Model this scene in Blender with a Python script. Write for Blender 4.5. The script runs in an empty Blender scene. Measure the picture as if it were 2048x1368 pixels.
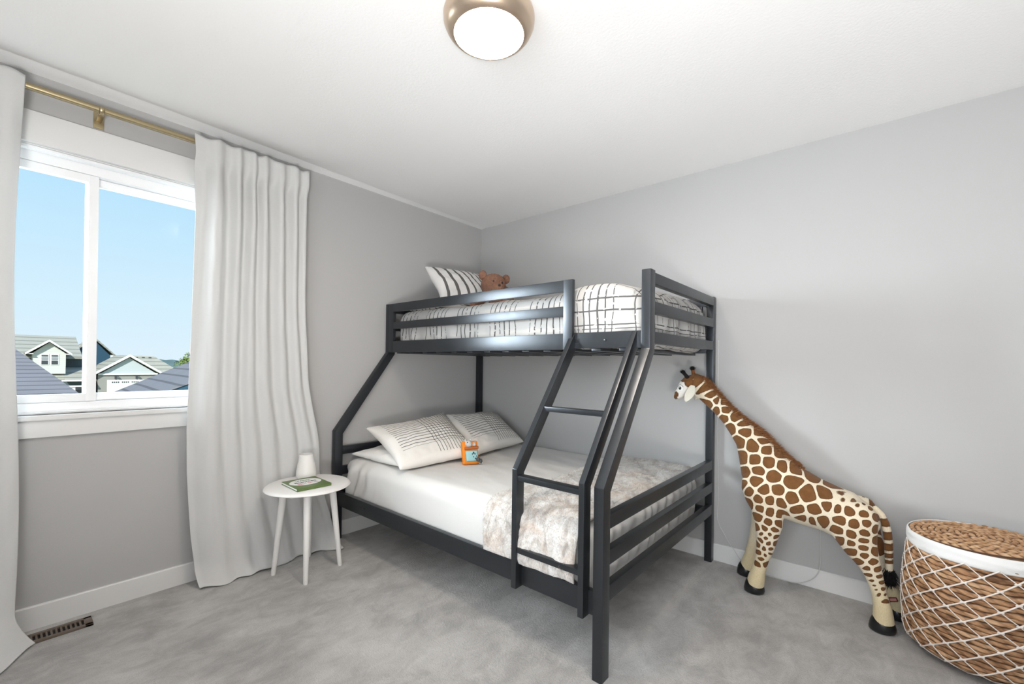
# Children's bedroom: bunk bed, side table, curtains, plush giraffe and basket
LAMP = 98.0            # radiance of the lit ceiling glass
SKY, SUN, EXPO = 1.06, 5.6, 0.0
LX, LY = 1.775, -1.778
BK = (3.165, -.262)    # basket centre
NETA = .08
LIGHTS = [
    (('fill_behind_camera', 'AREA', (2.3, -4.0, 1.5), (1.9, 0, 1.5), 21, (.86, .93, 1.0)), dict(shape='RECTANGLE', size=1.8, size_y=1.3, spread=1.7)),  # added fill lamp behind the camera
    (('window_daylight_boost', 'AREA', (-1.3, -4.4, 1.95), (0, -2.5, 1.4), 690, (.87, .94, 1.0)), dict(shape='RECTANGLE', size=2.4, size_y=1.2)),  # area lamp added outside, hidden from view, to boost the window's daylight
    (('ceiling_bounce_fill', 'AREA', (3.6, -3.6, .4), (2.9, -2.9, 2.44), 88, (1.0, .985, .97)), dict(shape='DISK', size=.8, spread=2.6)),  # added fill lamp aimed up to brighten the ceiling; no actual flash known
]
import bpy, bmesh, math, random
import numpy as np
from mathutils import Vector, Matrix, noise
from mathutils.bvhtree import BVHTree
random.seed(7); np.random.seed(7)
PI = math.pi
S = bpy.context.scene
COL = S.collection

# ------------------------------------------------------------------ materials
class NT:
    def __init__(s, name):
        s.m = bpy.data.materials.new(name); s.m.use_nodes = True
        s.t = s.m.node_tree; s.n = s.t.nodes
        s.bsdf = s.n['Principled BSDF']; s.out = s.n['Material Output']
    def add(s, typ, **kw):
        nd = s.n.new(typ)
        for k, v in kw.items():
            if k in nd.inputs.keys(): s.set(nd, k, v)
            else: setattr(nd, k, v)
        return nd
    def set(s, nd, k, v):
        if isinstance(v, bpy.types.NodeSocket): s.t.links.new(v, nd.inputs[k])
        else:
            if isinstance(v, (tuple, list)) and nd.inputs[k].type == 'RGBA' and len(v) == 3: v = (*v, 1)
            nd.inputs[k].default_value = v
    def math(s, op, a, b=0.0, c=0.0, clamp=False):
        nd = s.n.new('ShaderNodeMath'); nd.operation = op; nd.use_clamp = clamp
        for i, v in enumerate((a, b, c)):
            if isinstance(v, bpy.types.NodeSocket): s.t.links.new(v, nd.inputs[i])
            else: nd.inputs[i].default_value = v
        return nd.outputs[0]
    def mix(s, fac, a, b):
        nd = s.n.new('ShaderNodeMix'); nd.data_type = 'RGBA'
        for i, v in ((0, fac), (6, a), (7, b)):
            if isinstance(v, bpy.types.NodeSocket): s.t.links.new(v, nd.inputs[i])
            else: nd.inputs[i].default_value = (*v, 1) if isinstance(v, tuple) and len(v) == 3 else v
        return nd.outputs[2]
    def coord(s, which='Object'):
        return s.add('ShaderNodeTexCoord').outputs[which]
    def sep(s, v):
        nd = s.n.new('ShaderNodeSeparateXYZ'); s.t.links.new(v, nd.inputs[0]); return nd.outputs
    def noise(s, vec, scale, detail=3, rough=.5, dist=0.0):
        nd = s.add('ShaderNodeTexNoise', Scale=scale, Detail=detail, Roughness=rough, Distortion=dist)
        if vec is not None: s.t.links.new(vec, nd.inputs['Vector'])
        return nd.outputs['Fac']
    def scale(s, vec, v3):
        nd = s.add('ShaderNodeMapping'); s.t.links.new(vec, nd.inputs[0]); nd.inputs['Scale'].default_value = v3; return nd.outputs[0]
    def ramp(s, fac, stops):
        nd = s.n.new('ShaderNodeValToRGB'); s.t.links.new(fac, nd.inputs[0])
        e = nd.color_ramp.elements
        while len(e) < len(stops): e.new(.5)
        for q, (p, c) in zip(e, stops): q.position = p; q.color = (*c, 1)
        return nd.outputs[0]
    def smooth(s, v, a, b):
        nd = s.n.new('ShaderNodeMapRange'); nd.interpolation_type = 'SMOOTHSTEP'
        s.t.links.new(v, nd.inputs[0]); nd.inputs[1].default_value = a; nd.inputs[2].default_value = b
        return nd.outputs[0]
    def bump(s, h, strength=.2, dist=.01):
        nd = s.add('ShaderNodeBump', Strength=strength, Distance=dist); s.t.links.new(h, nd.inputs['Height'])
        s.t.links.new(nd.outputs[0], s.bsdf.inputs['Normal'])
    def attr(s, name, out='Fac'):
        nd = s.n.new('ShaderNodeAttribute'); nd.attribute_name = name; return nd.outputs[out]
    def base(s, c): s.set(s.bsdf, 'Base Color', c)
    def P(s, **kw):
        for k, v in kw.items(): s.set(s.bsdf, k.replace('_', ' '), v)

def simple(name, col, rough=.6, metal=0.0, spec=.5, nscale=0, nstr=.1, ndist=.002, var=0.0, vscale=8.0, **kw):
    n = NT(name); c = n.coord()
    if var > 0:
        f = n.noise(c, vscale, 4)
        n.base(n.mix(f, tuple(x*(1-var) for x in col), tuple(min(1, x*(1+var)) for x in col)))
    else: n.base(col)
    n.P(Roughness=rough, Metallic=metal); n.set(n.bsdf, 'Specular IOR Level', spec)
    if nscale: n.bump(n.noise(c, nscale, 3), nstr, ndist)
    for k, v in kw.items(): n.set(n.bsdf, k.replace('_', ' '), v)
    return n.m

M = {}
M['wall'] = simple('wall_paint', (.442, .439, .436), .85, spec=.25, nscale=150, nstr=.12, ndist=.002, var=.012, vscale=2)
M['ceil'] = simple('ceiling_paint', (.86, .86, .86), .9, spec=.2, nscale=95, nstr=.25, ndist=.003)
M['trim'] = simple('white_trim_paint', (.70, .70, .695), .38, spec=.4, nscale=60, nstr=.03)
M['vinyl'] = simple('white_window_vinyl', (.86, .87, .88), .35, spec=.4, nscale=40, nstr=.02)
M['tablewhite'] = simple('white_lacquer', (.80, .785, .765), .42, nscale=35, nstr=.03)
M['vase'] = simple('white_matte_ceramic', (.78, .765, .745), .5, nscale=60, nstr=.05)
M['brass'] = simple('brushed_brass', (.43, .355, .22), .34, metal=1, nscale=300, nstr=.05)
M['nickel'] = simple('brushed_bronze_nickel', (.60, .47, .36), .33, metal=.9, nscale=200, nstr=.04)
M['plastic_black'] = simple('glossy_black_vinyl', (.012, .012, .013), .28, nscale=30, nstr=.05)
M['black_fur'] = simple('black_fluff', (.012, .011, .012), .85, spec=.2, nscale=200, nstr=.5, ndist=.004)
M['cord'] = simple('white_cord_rubber', (.60, .60, .585), .5, nscale=50, nstr=.02)
M['paper'] = simple('book_paper', (.86, .86, .84), .7, nscale=400, nstr=.1)

def mk_metal():
    n = NT('charcoal_powder_coat'); c = n.coord()
    f = n.noise(c, 6, 3)
    n.base(n.mix(f, (.050, .055, .062), (.062, .067, .074)))
    n.P(Metallic=.78, Roughness=n.smooth(n.noise(c, 14, 4), 0, 1))
    r = n.math('MULTIPLY_ADD', n.noise(c, 14, 4), .10, .26)
    n.set(n.bsdf, 'Roughness', r); n.set(n.bsdf, 'Specular IOR Level', .6)
    n.bump(n.noise(c, 420, 2), .06, .001)
    return n.m
M['metal'] = mk_metal()

def mk_carpet():
    n = NT('grey_cut_pile_carpet'); c = n.coord()
    big = n.noise(n.scale(c, (1, 1.3, 1)), 2.6, 5, .6, .5)
    mid = n.noise(n.scale(c, (1.5, .8, 1)), 9, 6, .68, .8)
    wv = n.add('ShaderNodeVectorMath'); wv.operation = 'ADD'; n.t.links.new(c, wv.inputs[0])
    nv = n.add('ShaderNodeTexNoise', Scale=5.0, Detail=4.0); n.t.links.new(c, nv.inputs['Vector'])
    sv = n.add('ShaderNodeVectorMath'); sv.operation = 'SCALE'; sv.inputs['Scale'].default_value = .22; n.t.links.new(nv.outputs['Color'], sv.inputs[0]); n.t.links.new(sv.outputs[0], wv.inputs[1])
    vo = n.add('ShaderNodeTexVoronoi', Scale=5.5); vo.feature = 'SMOOTH_F1'; vo.inputs['Smoothness'].default_value = .4
    mp = n.scale(wv.outputs[0], (1.5, .75, 1)); n.t.links.new(mp, vo.inputs['Vector'])
    pile = n.sep(vo.outputs['Color'])[0]
    fine = n.noise(c, 260, 3, .7)
    f = n.math('ADD', n.math('ADD', n.math('MULTIPLY', big, .42), n.math('MULTIPLY', mid, .48)), n.math('MULTIPLY', pile, .10))
    col = n.ramp(f, [(.35, (.37, .36, .352)), (.45, (.48, .467, .455)), (.54, (.60, .587, .573)), (.64, (.71, .697, .682))])
    n.base(n.mix(n.math('MULTIPLY', n.smooth(fine, .35, .62), .55), n.mix(.40, col, (.20, .19, .18)), col))
    n.P(Roughness=.95); n.set(n.bsdf, 'Specular IOR Level', .1); n.set(n.bsdf, 'Sheen Weight', .25); n.set(n.bsdf, 'Sheen Roughness', .5)
    h = n.math('ADD', n.math('MULTIPLY', fine, .7), n.math('MULTIPLY', n.noise(c, 95, 3, .6), .8))
    n.bump(h, .75, .011)
    return n.m
M['carpet'] = mk_carpet()

def mk_curtain():
    n = NT('white_linen_curtain'); c = n.coord()
    wv = n.noise(n.scale(c, (1, 1, 14)), 55, 3)
    n.base(n.mix(wv, (.62, .622, .615), (.685, .687, .683)))
    n.P(Roughness=.9); n.set(n.bsdf, 'Specular IOR Level', .1)
    n.bump(n.math('ADD', wv, n.noise(n.scale(c, (1, 1, 30)), 160, 2)), .15, .002)
    tr = n.add('ShaderNodeBsdfTranslucent', Color=(.72, .72, .72))
    mx = n.add('ShaderNodeMixShader'); mx.inputs[0].default_value = .13
    n.t.links.new(n.bsdf.outputs[0], mx.inputs[1]); n.t.links.new(tr.outputs[0], mx.inputs[2])
    n.t.links.new(mx.outputs[0], n.out.inputs[0])
    return n.m
M['curtain'] = mk_curtain()

def fabric(name, col, sc=420, st=.15):
    n = NT(name); c = n.coord()
    n.base(n.mix(n.noise(c, 5, 3), tuple(x*.97 for x in col), col)); n.P(Roughness=.9)
    n.set(n.bsdf, 'Specular IOR Level', .12); n.set(n.bsdf, 'Sheen Weight', .08)
    n.bump(n.math('ADD', n.noise(c, sc, 2), n.math('MULTIPLY', n.noise(c, 22, 4, .6), 1.2)), st, .004)
    return n.m
M['sheet'] = fabric('white_cotton_sheet', (.64, .628, .61))
M['pillowcase'] = fabric('plain_white_pillowcase', (.78, .77, .745))

def linemask(n, x, spacing, width, lo, hi, offs=0.0):
    """1 on thin lines every `spacing` between lo and hi"""
    ph = n.math('FRACT', n.math('DIVIDE', n.math('SUBTRACT', x, offs), spacing))
    d = n.math('ABSOLUTE', n.math('SUBTRACT', ph, .5))
    ln = n.math('LESS_THAN', d, width/spacing/2)
    a = n.math('GREATER_THAN', x, lo); b = n.math('LESS_THAN', x, hi)
    return n.math('MULTIPLY', ln, n.math('MULTIPLY', a, b))

def mk_gridpillow():
    n = NT('ivory_pillowcase_with_printed_grid'); uv = n.sep(n.attr('puv', 'Vector'))
    u, v = uv[0], uv[1]; c = n.coord()
    w = n.math('MULTIPLY_ADD', n.noise(c, 9, 2), .004, -.002)
    u2 = n.math('ADD', u, w); v2 = n.math('ADD', v, w)
    A = n.math('MULTIPLY', linemask(n, v2, .0500, .0090, .225, .95), n.math('MULTIPLY', n.math('GREATER_THAN', u, .105), n.math('LESS_THAN', u, .985)))
    B = n.math('MULTIPLY', linemask(n, u2, .0410, .0066, .475, .965), n.math('MULTIPLY', n.math('GREATER_THAN', v, .06), n.math('LESS_THAN', v, .97)))
    f = n.math('MAXIMUM', A, B); f = n.math('MULTIPLY', f, n.math('GREATER_THAN', uv[2], .5))
    n.base(n.mix(f, (.80, .775, .735), (.075, .07, .068))); n.P(Roughness=.9); n.set(n.bsdf, 'Specular IOR Level', .12)
    n.bump(n.math('ADD', n.noise(c, 380, 2), n.math('MULTIPLY', n.noise(c, 20, 4, .6), 1.2)), .15, .004)
    return n.m
M['gridpillow'] = mk_gridpillow()

def mk_striped():
    n = NT('white_pillowcase_with_charcoal_stripes'); uv = n.sep(n.attr('puv', 'Vector')); u = uv[0]; c = n.coord()
    f = None
    for a, b in ((.075, .112), (.205, .246), (.335, .372), (.445, .470), (.540, .565), (.635, .660), (.72, .742), (.795, .815), (.87, .89), (.935, .95)):
        k = n.math('MULTIPLY', n.math('GREATER_THAN', u, a), n.math('LESS_THAN', u, b)); f = k if f is None else n.math('MAXIMUM', f, k)
    f = n.math('MULTIPLY', f, n.math('GREATER_THAN', uv[2], .5))
    n.base(n.mix(f, (.70, .69, .68), (.13, .125, .12))); n.P(Roughness=.9); n.set(n.bsdf, 'Specular IOR Level', .12)
    n.bump(n.math('ADD', n.noise(c, 380, 2), n.math('MULTIPLY', n.noise(c, 20, 4, .6), 1.2)), .15, .004)
    return n.m
M['striped'] = mk_striped()

def mk_plaid(name='white_comforter_with_dashed_lines', dense=False):
    n = NT(name); c = n.coord(); nr = n.sep(n.coord('Normal'))
    dn = n.noise(c, 7, 2); wob = n.math('MULTIPLY_ADD', dn, .024, -.012)
    p = n.sep(c); x = n.math('ADD', p[0], wob); y = n.math('ADD', p[1], wob); z = n.math('ADD', p[2], n.math('MULTIPLY', wob, .6))
    def dash(along, k): return n.math('GREATER_THAN', n.noise(n.scale(along, k), 1.0, 1), .385)
    # groups of lines along x
    per = .305 if not dense else .16
    ph = n.math('MULTIPLY', n.math('FRACT', n.math('DIVIDE', n.math('ADD', x, .19), per)), per)
    L = None
    for q, wd in ((.02, .0055), (.058, .008), (.094, .0072), (.134, .009), (.174, .0072), (.214, .0055)) if not dense else ((.02, .012), (.06, .012), (.11, .012)):
        k = n.math('LESS_THAN', n.math('ABSOLUTE', n.math('SUBTRACT', ph, q)), wd/2); L = k if L is None else n.math('MAXIMUM', L, k)
    sx = n.math('LESS_THAN', n.math('ABSOLUTE', nr[0]), .72)
    LX = n.math('MULTIPLY', n.math('MULTIPLY', L, sx), dash(c, (60, 14, 55)))
    # lines along y on top and foot end
    ph = n.math('MULTIPLY', n.math('FRACT', n.math('DIVIDE', n.math('ADD', y, .03), .21)), .21)
    Q = None
    for q, wd in ((.03, .005), (.055, .003), (.095, .005), (.15, .004)):
        k = n.math('LESS_THAN', n.math('ABSOLUTE', n.math('SUBTRACT', ph, q)), wd/2); Q = k if Q is None else n.math('MAXIMUM', Q, k)
    footx = n.math('GREATER_THAN', p[0], 1.60)
    LY = n.math('MULTIPLY', n.math('MULTIPLY', n.math('MULTIPLY', Q, n.math('LESS_THAN', n.math('ABSOLUTE', nr[1]), .72)), footx), dash(c, (50, 60, 30)))
    Z = None
    for q, wd in ((1.372, .004), (1.392, .006), (1.462, .008), (1.522, .008)):
        k = n.math('LESS_THAN', n.math('ABSOLUTE', n.math('SUBTRACT', z, q)), wd/2); Z = k if Z is None else n.math('MAXIMUM', Z, k)
    LZ = n.math('MULTIPLY', n.math('MULTIPLY', n.math('MULTIPLY', Z, n.math('LESS_THAN', n.math('ABSOLUTE', nr[2]), .72)), footx), dash(c, (45, 45, 60)))
    f = n.math('MAXIMUM', LX, n.math('MAXIMUM', LY, LZ)) if not dense else LX
    n.base(n.mix(n.math('MULTIPLY', f, .85), (.455, .45, .44), (.028, .028, .03))); n.P(Roughness=.9); n.set(n.bsdf, 'Specular IOR Level', .12)
    n.bump(n.math('ADD', n.noise(c, 300, 2), n.math('MULTIPLY', n.noise(c, 16, 4, .6), 1.6)), .2, .006)
    return n.m
M['plaid'] = mk_plaid(); M['dashes'] = mk_plaid('white_pillowcase_with_black_dashes', True)

def mk_throw():
    n = NT('mottled_faux_fur'); c = n.coord()
    a = n.noise(n.scale(c, (1.0, 1.0, 1.0)), 7, 4, .6, 1.2); b = n.noise(n.scale(c, (2.0, 1.0, 1.0)), 11, 4, .55, 1.2)
    col = n.ramp(b, [(.32, (.40, .365, .335)), (.43, (.57, .535, .50)), (.52, (.70, .67, .635)), (.66, (.77, .755, .73))])
    warm = n.smooth(a, .50, .66)
    col2 = n.mix(n.math('MULTIPLY', warm, .38), col, (.62, .45, .33))
    fine = n.noise(n.scale(c, (1, 1, .45)), 230, 3, .7)
    n.base(n.mix(n.smooth(fine, .3, .6), n.mix(.35, col2, (.2, .17, .15)), col2)); n.P(Roughness=.95); n.set(n.bsdf, 'Specular IOR Level', .08); n.set(n.bsdf, 'Sheen Weight', .5)
    n.bump(n.math('ADD', n.noise(c, 60, 4, .7), n.math('MULTIPLY', fine, .8)), .8, .008)
    return n.m
M['throw'] = mk_throw()

def mk_giraffe():
    n = NT('giraffe_print_plush'); c = n.coord()
    pat = n.math('ADD', n.attr('pat'), n.math('MULTIPLY_ADD', n.noise(c, 75, 3, .6), .008, -.004))
    k = n.smooth(pat, -.0012, .0022)
    fur = n.noise(n.scale(c, (1, 1, .4)), 340, 3, .7)
    dk = n.noise(c, 38, 3)
    brown = n.mix(dk, (.110, .045, .012), (.225, .100, .034))
    edge = n.smooth(pat, .001, .011)
    brown = n.mix(edge, n.mix(.5, brown, (.05, .02, .008)), brown)
    cream = n.mix(n.noise(c, 9, 2), (.74, .63, .45), (.82, .745, .61))
    cream = n.mix(n.attr('face'), cream, (.82, .79, .74))
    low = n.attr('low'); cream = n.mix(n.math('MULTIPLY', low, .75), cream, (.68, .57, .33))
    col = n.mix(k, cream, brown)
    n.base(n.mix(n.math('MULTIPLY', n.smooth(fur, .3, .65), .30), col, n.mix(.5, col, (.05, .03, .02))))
    n.P(Roughness=.8); n.set(n.bsdf, 'Specular IOR Level', .15); n.set(n.bsdf, 'Sheen Weight', .12)
    n.bump(n.math('ADD', fur, n.math('MULTIPLY', n.noise(c, 120, 2), .6)), .35, .004)
    return n.m
M['giraffe'] = mk_giraffe()
M['mane'] = simple('russet_mane_fluff', (.24, .105, .042), .8, spec=.2, nscale=200, nstr=.2, var=.45, vscale=60)
M['brownfur'] = simple('brown_plush', (.20, .075, .026), .85, spec=.2, nscale=240, nstr=.5, ndist=.004, var=.2, vscale=60)
M['ear'] = simple('cream_plush_felt', (.66, .625, .53), .85, spec=.15, nscale=180, nstr=.3)
M['teddy'] = simple('curly_brown_plush', (.235, .125, .085), .9, spec=.1, nscale=95, nstr=.9, ndist=.012, var=.35, vscale=70)
M['orange'] = simple('orange_felt', (.70, .225, .03), .85, spec=.15, nscale=200, nstr=.3)
M['rust'] = simple('rust_felt', (.42, .125, .04), .85, spec=.15, nscale=200, nstr=.3)
M['aqua'] = simple('pale_aqua_felt', (.33, .55, .57), .85, spec=.15, nscale=200, nstr=.3)
M['greyfelt'] = simple('pale_grey_plush', (.50, .485, .47), .9, spec=.1, nscale=150, nstr=.4)
M['darkgrey'] = simple('slate_grey_plush', (.085, .09, .095), .9, spec=.1, nscale=150, nstr=.4)
M['green'] = simple('green_book_board', (.105, .165, .045), .45, nscale=90, nstr=.05, var=.12, vscale=30)
M['ink'] = simple('dark_ink', (.05, .05, .06), .6); M['inkpink'] = simple('pink_ink', (.55, .17, .24), .6); M['inkgreen'] = simple('green_ink', (.11, .22, .10), .6)
M['labelwhite'] = simple('white_cover_print', (.78, .79, .77), .5, nscale=90, nstr=.03)
M['pinktag'] = simple('pink_label', (.58, .26, .23), .6); M['redtag'] = simple('dark_red_border', (.13, .02, .02), .6)
M['regdark'] = simple('brown_register_metal', (.16, .125, .10), .5, metal=.3, nscale=90, nstr=.05); M['duct_shade'] = simple('painted_duct_shade', (.012, .011, .010), .9)
M['cottonband'] = fabric('white_cotton_liner', (.78, .78, .77)); M['rope'] = fabric('white_cotton_rope', (.76, .70, .65), 500, .3)

def mk_weave():
    n = NT('woven_water_hyacinth'); c = n.coord()
    t = n.attr('strand'); h = n.attr('hgt')
    f = n.noise(n.scale(c, (9, 9, 40)), 6, 4, .65)
    col = n.ramp(n.math('ADD', n.math('MULTIPLY', t, .6), n.math('MULTIPLY', f, .45)), [(.22, (.115, .055, .026)), (.42, (.30, .155, .075)), (.58, (.46, .265, .14)), (.78, (.60, .40, .24))])
    dark = n.smooth(h, .02, .42)
    n.base(n.mix(dark, (.06, .028, .014), col)); n.P(Roughness=.62); n.set(n.bsdf, 'Specular IOR Level', .3)
    n.bump(n.noise(n.scale(c, (6, 6, 60)), 30, 3, .6), .35, .003)
    return n.m
M['weave'] = mk_weave()

def mk_glass():
    n = NT('window_glass')
    tr = n.add('ShaderNodeBsdfTransparent', Color=(.97, .985, .98)); gl = n.add('ShaderNodeBsdfGlossy', Color=(1, 1, 1)); gl.inputs['Roughness'].default_value = .12
    fr = n.add('ShaderNodeFresnel'); fr.inputs[0].default_value = 1.2
    mx = n.add('ShaderNodeMixShader'); n.t.links.new(n.math('MULTIPLY', fr.outputs[0], .25), mx.inputs[0]); n.t.links.new(tr.outputs[0], mx.inputs[1]); n.t.links.new(gl.outputs[0], mx.inputs[2])
    n.t.links.new(mx.outputs[0], n.out.inputs[0]); n.bsdf.inputs['Roughness'].default_value = .02
    return n.m
M['glass'] = mk_glass()
def emit(name, col, st):
    n = NT(name); n.base((.9, .9, .88)); n.set(n.bsdf, 'Emission Color', col); n.set(n.bsdf, 'Emission Strength', st)
    return n.m
M['diffuser'] = emit('lit_opal_glass', (1.0, .87, .72), LAMP)

def mk_shingle(name, col, row, axis=2, var=.12):
    n = NT(name); c = n.coord(); p = n.sep(c)
    ph = n.math('FRACT', n.math('DIVIDE', p[axis], row)); e = n.math('LESS_THAN', ph, .22)
    f = n.noise(n.scale(c, (3, 1.2, 2)), 1.2, 4)
    base = n.mix(f, tuple(x*(1-var) for x in col), tuple(x*(1+var) for x in col))
    n.base(n.mix(n.math('MULTIPLY', e, .6), base, tuple(x*.35 for x in col))); n.P(Roughness=.9); n.set(n.bsdf, 'Specular IOR Level', .1)
    return n.m
M['roof_tan'] = mk_shingle('weathered_tan_shingles', (.36, .35, .30), .55)
M['roof_slate'] = mk_shingle('slate_grey_shingles', (.215, .212, .228), .085)
def mk_siding(name, col, row=.28, k=.16):
    n = NT(name); p = n.sep(n.coord()); ph = n.math('FRACT', n.math('DIVIDE', p[2], row)); e = n.math('LESS_THAN', ph, .14)
    n.base(n.mix(n.math('MULTIPLY', e, k), col, tuple(x*.3 for x in col))); n.P(Roughness=.8); return n.m
M['roof_slate2'] = mk_shingle('slate_grey_shingles_long', (.205, .203, .22), .15)
M['sid_white'] = mk_siding('white_lap_siding', (.62, .62, .59)); M['sid_pale'] = mk_siding('pale_blue_lap_siding', (.50, .55, .57))
M['sid_blue'] = mk_siding('blue_lap_siding_with_shade', (.022, .075, .125)); M['sid_grey'] = mk_siding('grey_lap_siding', (.30, .295, .275)); M['sid_slate'] = mk_siding('slate_lap_siding', (.085, .115, .125))  # sid_blue: blue siding, base darkened to carry the far gable's shade
M['extwhite'] = simple('exterior_white_trim', (.72, .72, .70), .6); M['extdark'] = simple('dark_window_glazing', (.06, .065, .075), .2); M['extgrey'] = simple('grey_window_glazing', (.30, .31, .33), .25)
M['leaf'] = simple('leafy_green', (.16, .22, .055), .8, var=.4, vscale=2.2); M['hill'] = simple('distant_wooded_hill', (.10, .155, .15), .95, var=.3, vscale=.15)
M['grass'] = simple('dry_lawn', (.28, .28, .15), .95, var=.25, vscale=.3); M['bark'] = simple('bark', (.09, .06, .04), .9)
# ------------------------------------------------------------------ mesh helpers
class MB:
    def __init__(s): s.v = []; s.f = []; s.mi = []
    def add(s, vs, fs, mi=0):
        o = len(s.v); s.v.extend([tuple(a) for a in vs]); s.f.extend([tuple(i+o for i in f) for f in fs]); s.mi.extend([mi]*len(fs)); return s
    def bm(s, b, mi=0):
        b.verts.ensure_lookup_table(); b.verts.index_update()
        s.add([v.co[:] for v in b.verts], [[v.index for v in f.verts] for f in b.faces], mi); b.free(); return s
    def box(s, x0, y0, z0, x1, y1, z1, bev=0.0, seg=2, mi=0, rot=None):
        b = bmesh.new(); bmesh.ops.create_cube(b, size=1)
        for v in b.verts: v.co = ((x0+x1)/2+v.co.x*(x1-x0), (y0+y1)/2+v.co.y*(y1-y0), (z0+z1)/2+v.co.z*(z1-z0))
        if bev: bmesh.ops.bevel(b, geom=b.edges[:], offset=bev, segments=seg, affect='EDGES', profile=.7)
        if rot is not None:
            for v in b.verts: v.co = rot @ v.co
        return s.bm(b, mi)
    def prism(s, poly, axis, a, b_, bev=0.0, mi=0, seg=2):
        """polygon in the two other axes (in order) extruded along axis from a to b"""
        b = bmesh.new()
        def P(q, t):
            return {'x': (t, q[0], q[1]), 'y': (q[0], t, q[1]), 'z': (q[0], q[1], t)}[axis]
        lo = [b.verts.new(P(q, a)) for q in poly]; hi = [b.verts.new(P(q, b_)) for q in poly]
        n = len(poly); b.faces.new(lo); b.faces.new(hi[::-1])
        for i in range(n): b.faces.new((lo[i], hi[i], hi[(i+1) % n], lo[(i+1) % n]))
        bmesh.ops.recalc_face_normals(b, faces=b.faces[:])
        if bev: bmesh.ops.bevel(b, geom=b.edges[:], offset=bev, segments=seg, affect='EDGES', profile=.7)
        return s.bm(b, mi)
    def lathe(s, prof, c=(0, 0, 0), seg=48, mi=0, mat=None):
        vs = []; fs = []; m = len(prof)
        for i in range(seg):
            a = 2*PI*i/seg
            for r, z in prof: vs.append((c[0]+r*math.cos(a), c[1]+r*math.sin(a), c[2]+z))
        for i in range(seg):
            j = (i+1) % seg
            for k in range(m-1): fs.append((i*m+k, j*m+k, j*m+k+1, i*m+k+1))
        if mat is not None: vs = [tuple(mat @ Vector(v)) for v in vs]
        return s.add(vs, fs, mi)
    def tube(s, pts, rad, seg=10, cap=True, mi=0, closed=False, flat=1.0, up=None):
        pts = [Vector(p) for p in pts]; n = len(pts); vs = []; fs = []
        if not hasattr(rad, '__len__'): rad = [rad]*n
        pn = None
        for i, p in enumerate(pts):
            a = pts[(i-1) % n] if (closed or i > 0) else p; b_ = pts[(i+1) % n] if (closed or i < n-1) else p
            t = (b_-a).normalized()
            if pn is None:
                u = Vector(up) if up else (Vector((0, 0, 1)) if abs(t.z) < .9 else Vector((1, 0, 0)))
            else: u = pn
            u = (u-t*u.dot(t)).normalized(); pn = u; w = t.cross(u)
            for k in range(seg):
                an = 2*PI*k/seg; vs.append(p+(u*math.cos(an)*flat+w*math.sin(an))*rad[i])
        m = n if closed else n-1
        for i in range(m):
            j = (i+1) % n
            for k in range(seg): fs.append((i*seg+k, i*seg+(k+1) % seg, j*seg+(k+1) % seg, j*seg+k))
        if cap and not closed: fs.append(tuple(range(seg))[::-1]); fs.append(tuple((n-1)*seg+k for k in range(seg)))
        return s.add(vs, fs, mi)
    def grid(s, fn, nu, nv, mi=0, wu=False, wv=False):
        vs = []; fs = []
        for i in range(nu+(0 if wu else 1)):
            for j in range(nv+(0 if wv else 1)): vs.append(fn(i/nu, j/nv))
        W = nv+(0 if wv else 1); H = nu+(0 if wu else 1)
        for i in range(nu):
            for j in range(nv):
                a = (i % H)*W+j % W; b_ = ((i+1) % H)*W+j % W; c = ((i+1) % H)*W+(j+1) % W; d = (i % H)*W+(j+1) % W
                fs.append((a, b_, c, d))
        return s.add(vs, fs, mi)
    def ball(s, c, r, seg=24, rings=14, mi=0, mat=None, nz=0, nsc=10):
        r = r if hasattr(r, '__len__') else (r, r, r); vs = []; fs = []
        for i in range(rings+1):
            th = PI*i/rings
            for k in range(seg):
                ph = 2*PI*k/seg; d = Vector((math.sin(th)*math.cos(ph), math.sin(th)*math.sin(ph), math.cos(th)))
                v = Vector((d.x*r[0], d.y*r[1], d.z*r[2]))
                if nz: v *= 1+nz*noise.noise(d*nsc*.1+Vector(c)*7)
                if mat is not None: v = mat @ v
                vs.append(v+Vector(c))
        for i in range(rings):
            for k in range(seg): fs.append((i*seg+k, (i+1)*seg+k, (i+1)*seg+(k+1) % seg, i*seg+(k+1) % seg))
        return s.add(vs, fs, mi)
    def blades(s, roots, mi=0):
        """roots: (point, direction, length, width)"""
        for p, d, L, w in roots:
            p = Vector(p); d = Vector(d).normalized(); sd = d.cross(Vector((random.uniform(-1, 1), random.uniform(-1, 1), random.uniform(-1, 1)))).normalized()*w
            bend = Vector((random.uniform(-1, 1), random.uniform(-1, 1), random.uniform(-1, .3)))*L*.16
            s.add([p-sd, p+sd, p+d*L*.55+sd*.7+bend*.4, p+d*L*.55-sd*.7+bend*.4, p+d*L+bend], [(0, 1, 2, 3), (3, 2, 4)], mi)
        return s
    def build(s, name, mats, parent=None, smooth=True, angle=35, origin=None, merge=True):
        me = bpy.data.meshes.new(name); me.from_pydata(s.v, [], s.f); me.validate()
        for m in (mats if isinstance(mats, (list, tuple)) else [mats]): me.materials.append(m)
        if len(set(s.mi)) > 1 and len(me.polygons) == len(s.mi): me.polygons.foreach_set('material_index', s.mi)
        b = bmesh.new(); b.from_mesh(me)
        if merge: bmesh.ops.remove_doubles(b, verts=b.verts[:], dist=1e-5)
        bmesh.ops.recalc_face_normals(b, faces=b.faces[:]); b.to_mesh(me); b.free()
        o = bpy.data.objects.new(name, me); COL.objects.link(o)
        if smooth:
            for p in me.polygons: p.use_smooth = True
            if angle < 180: me.set_sharp_from_angle(angle=math.radians(angle))
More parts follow.
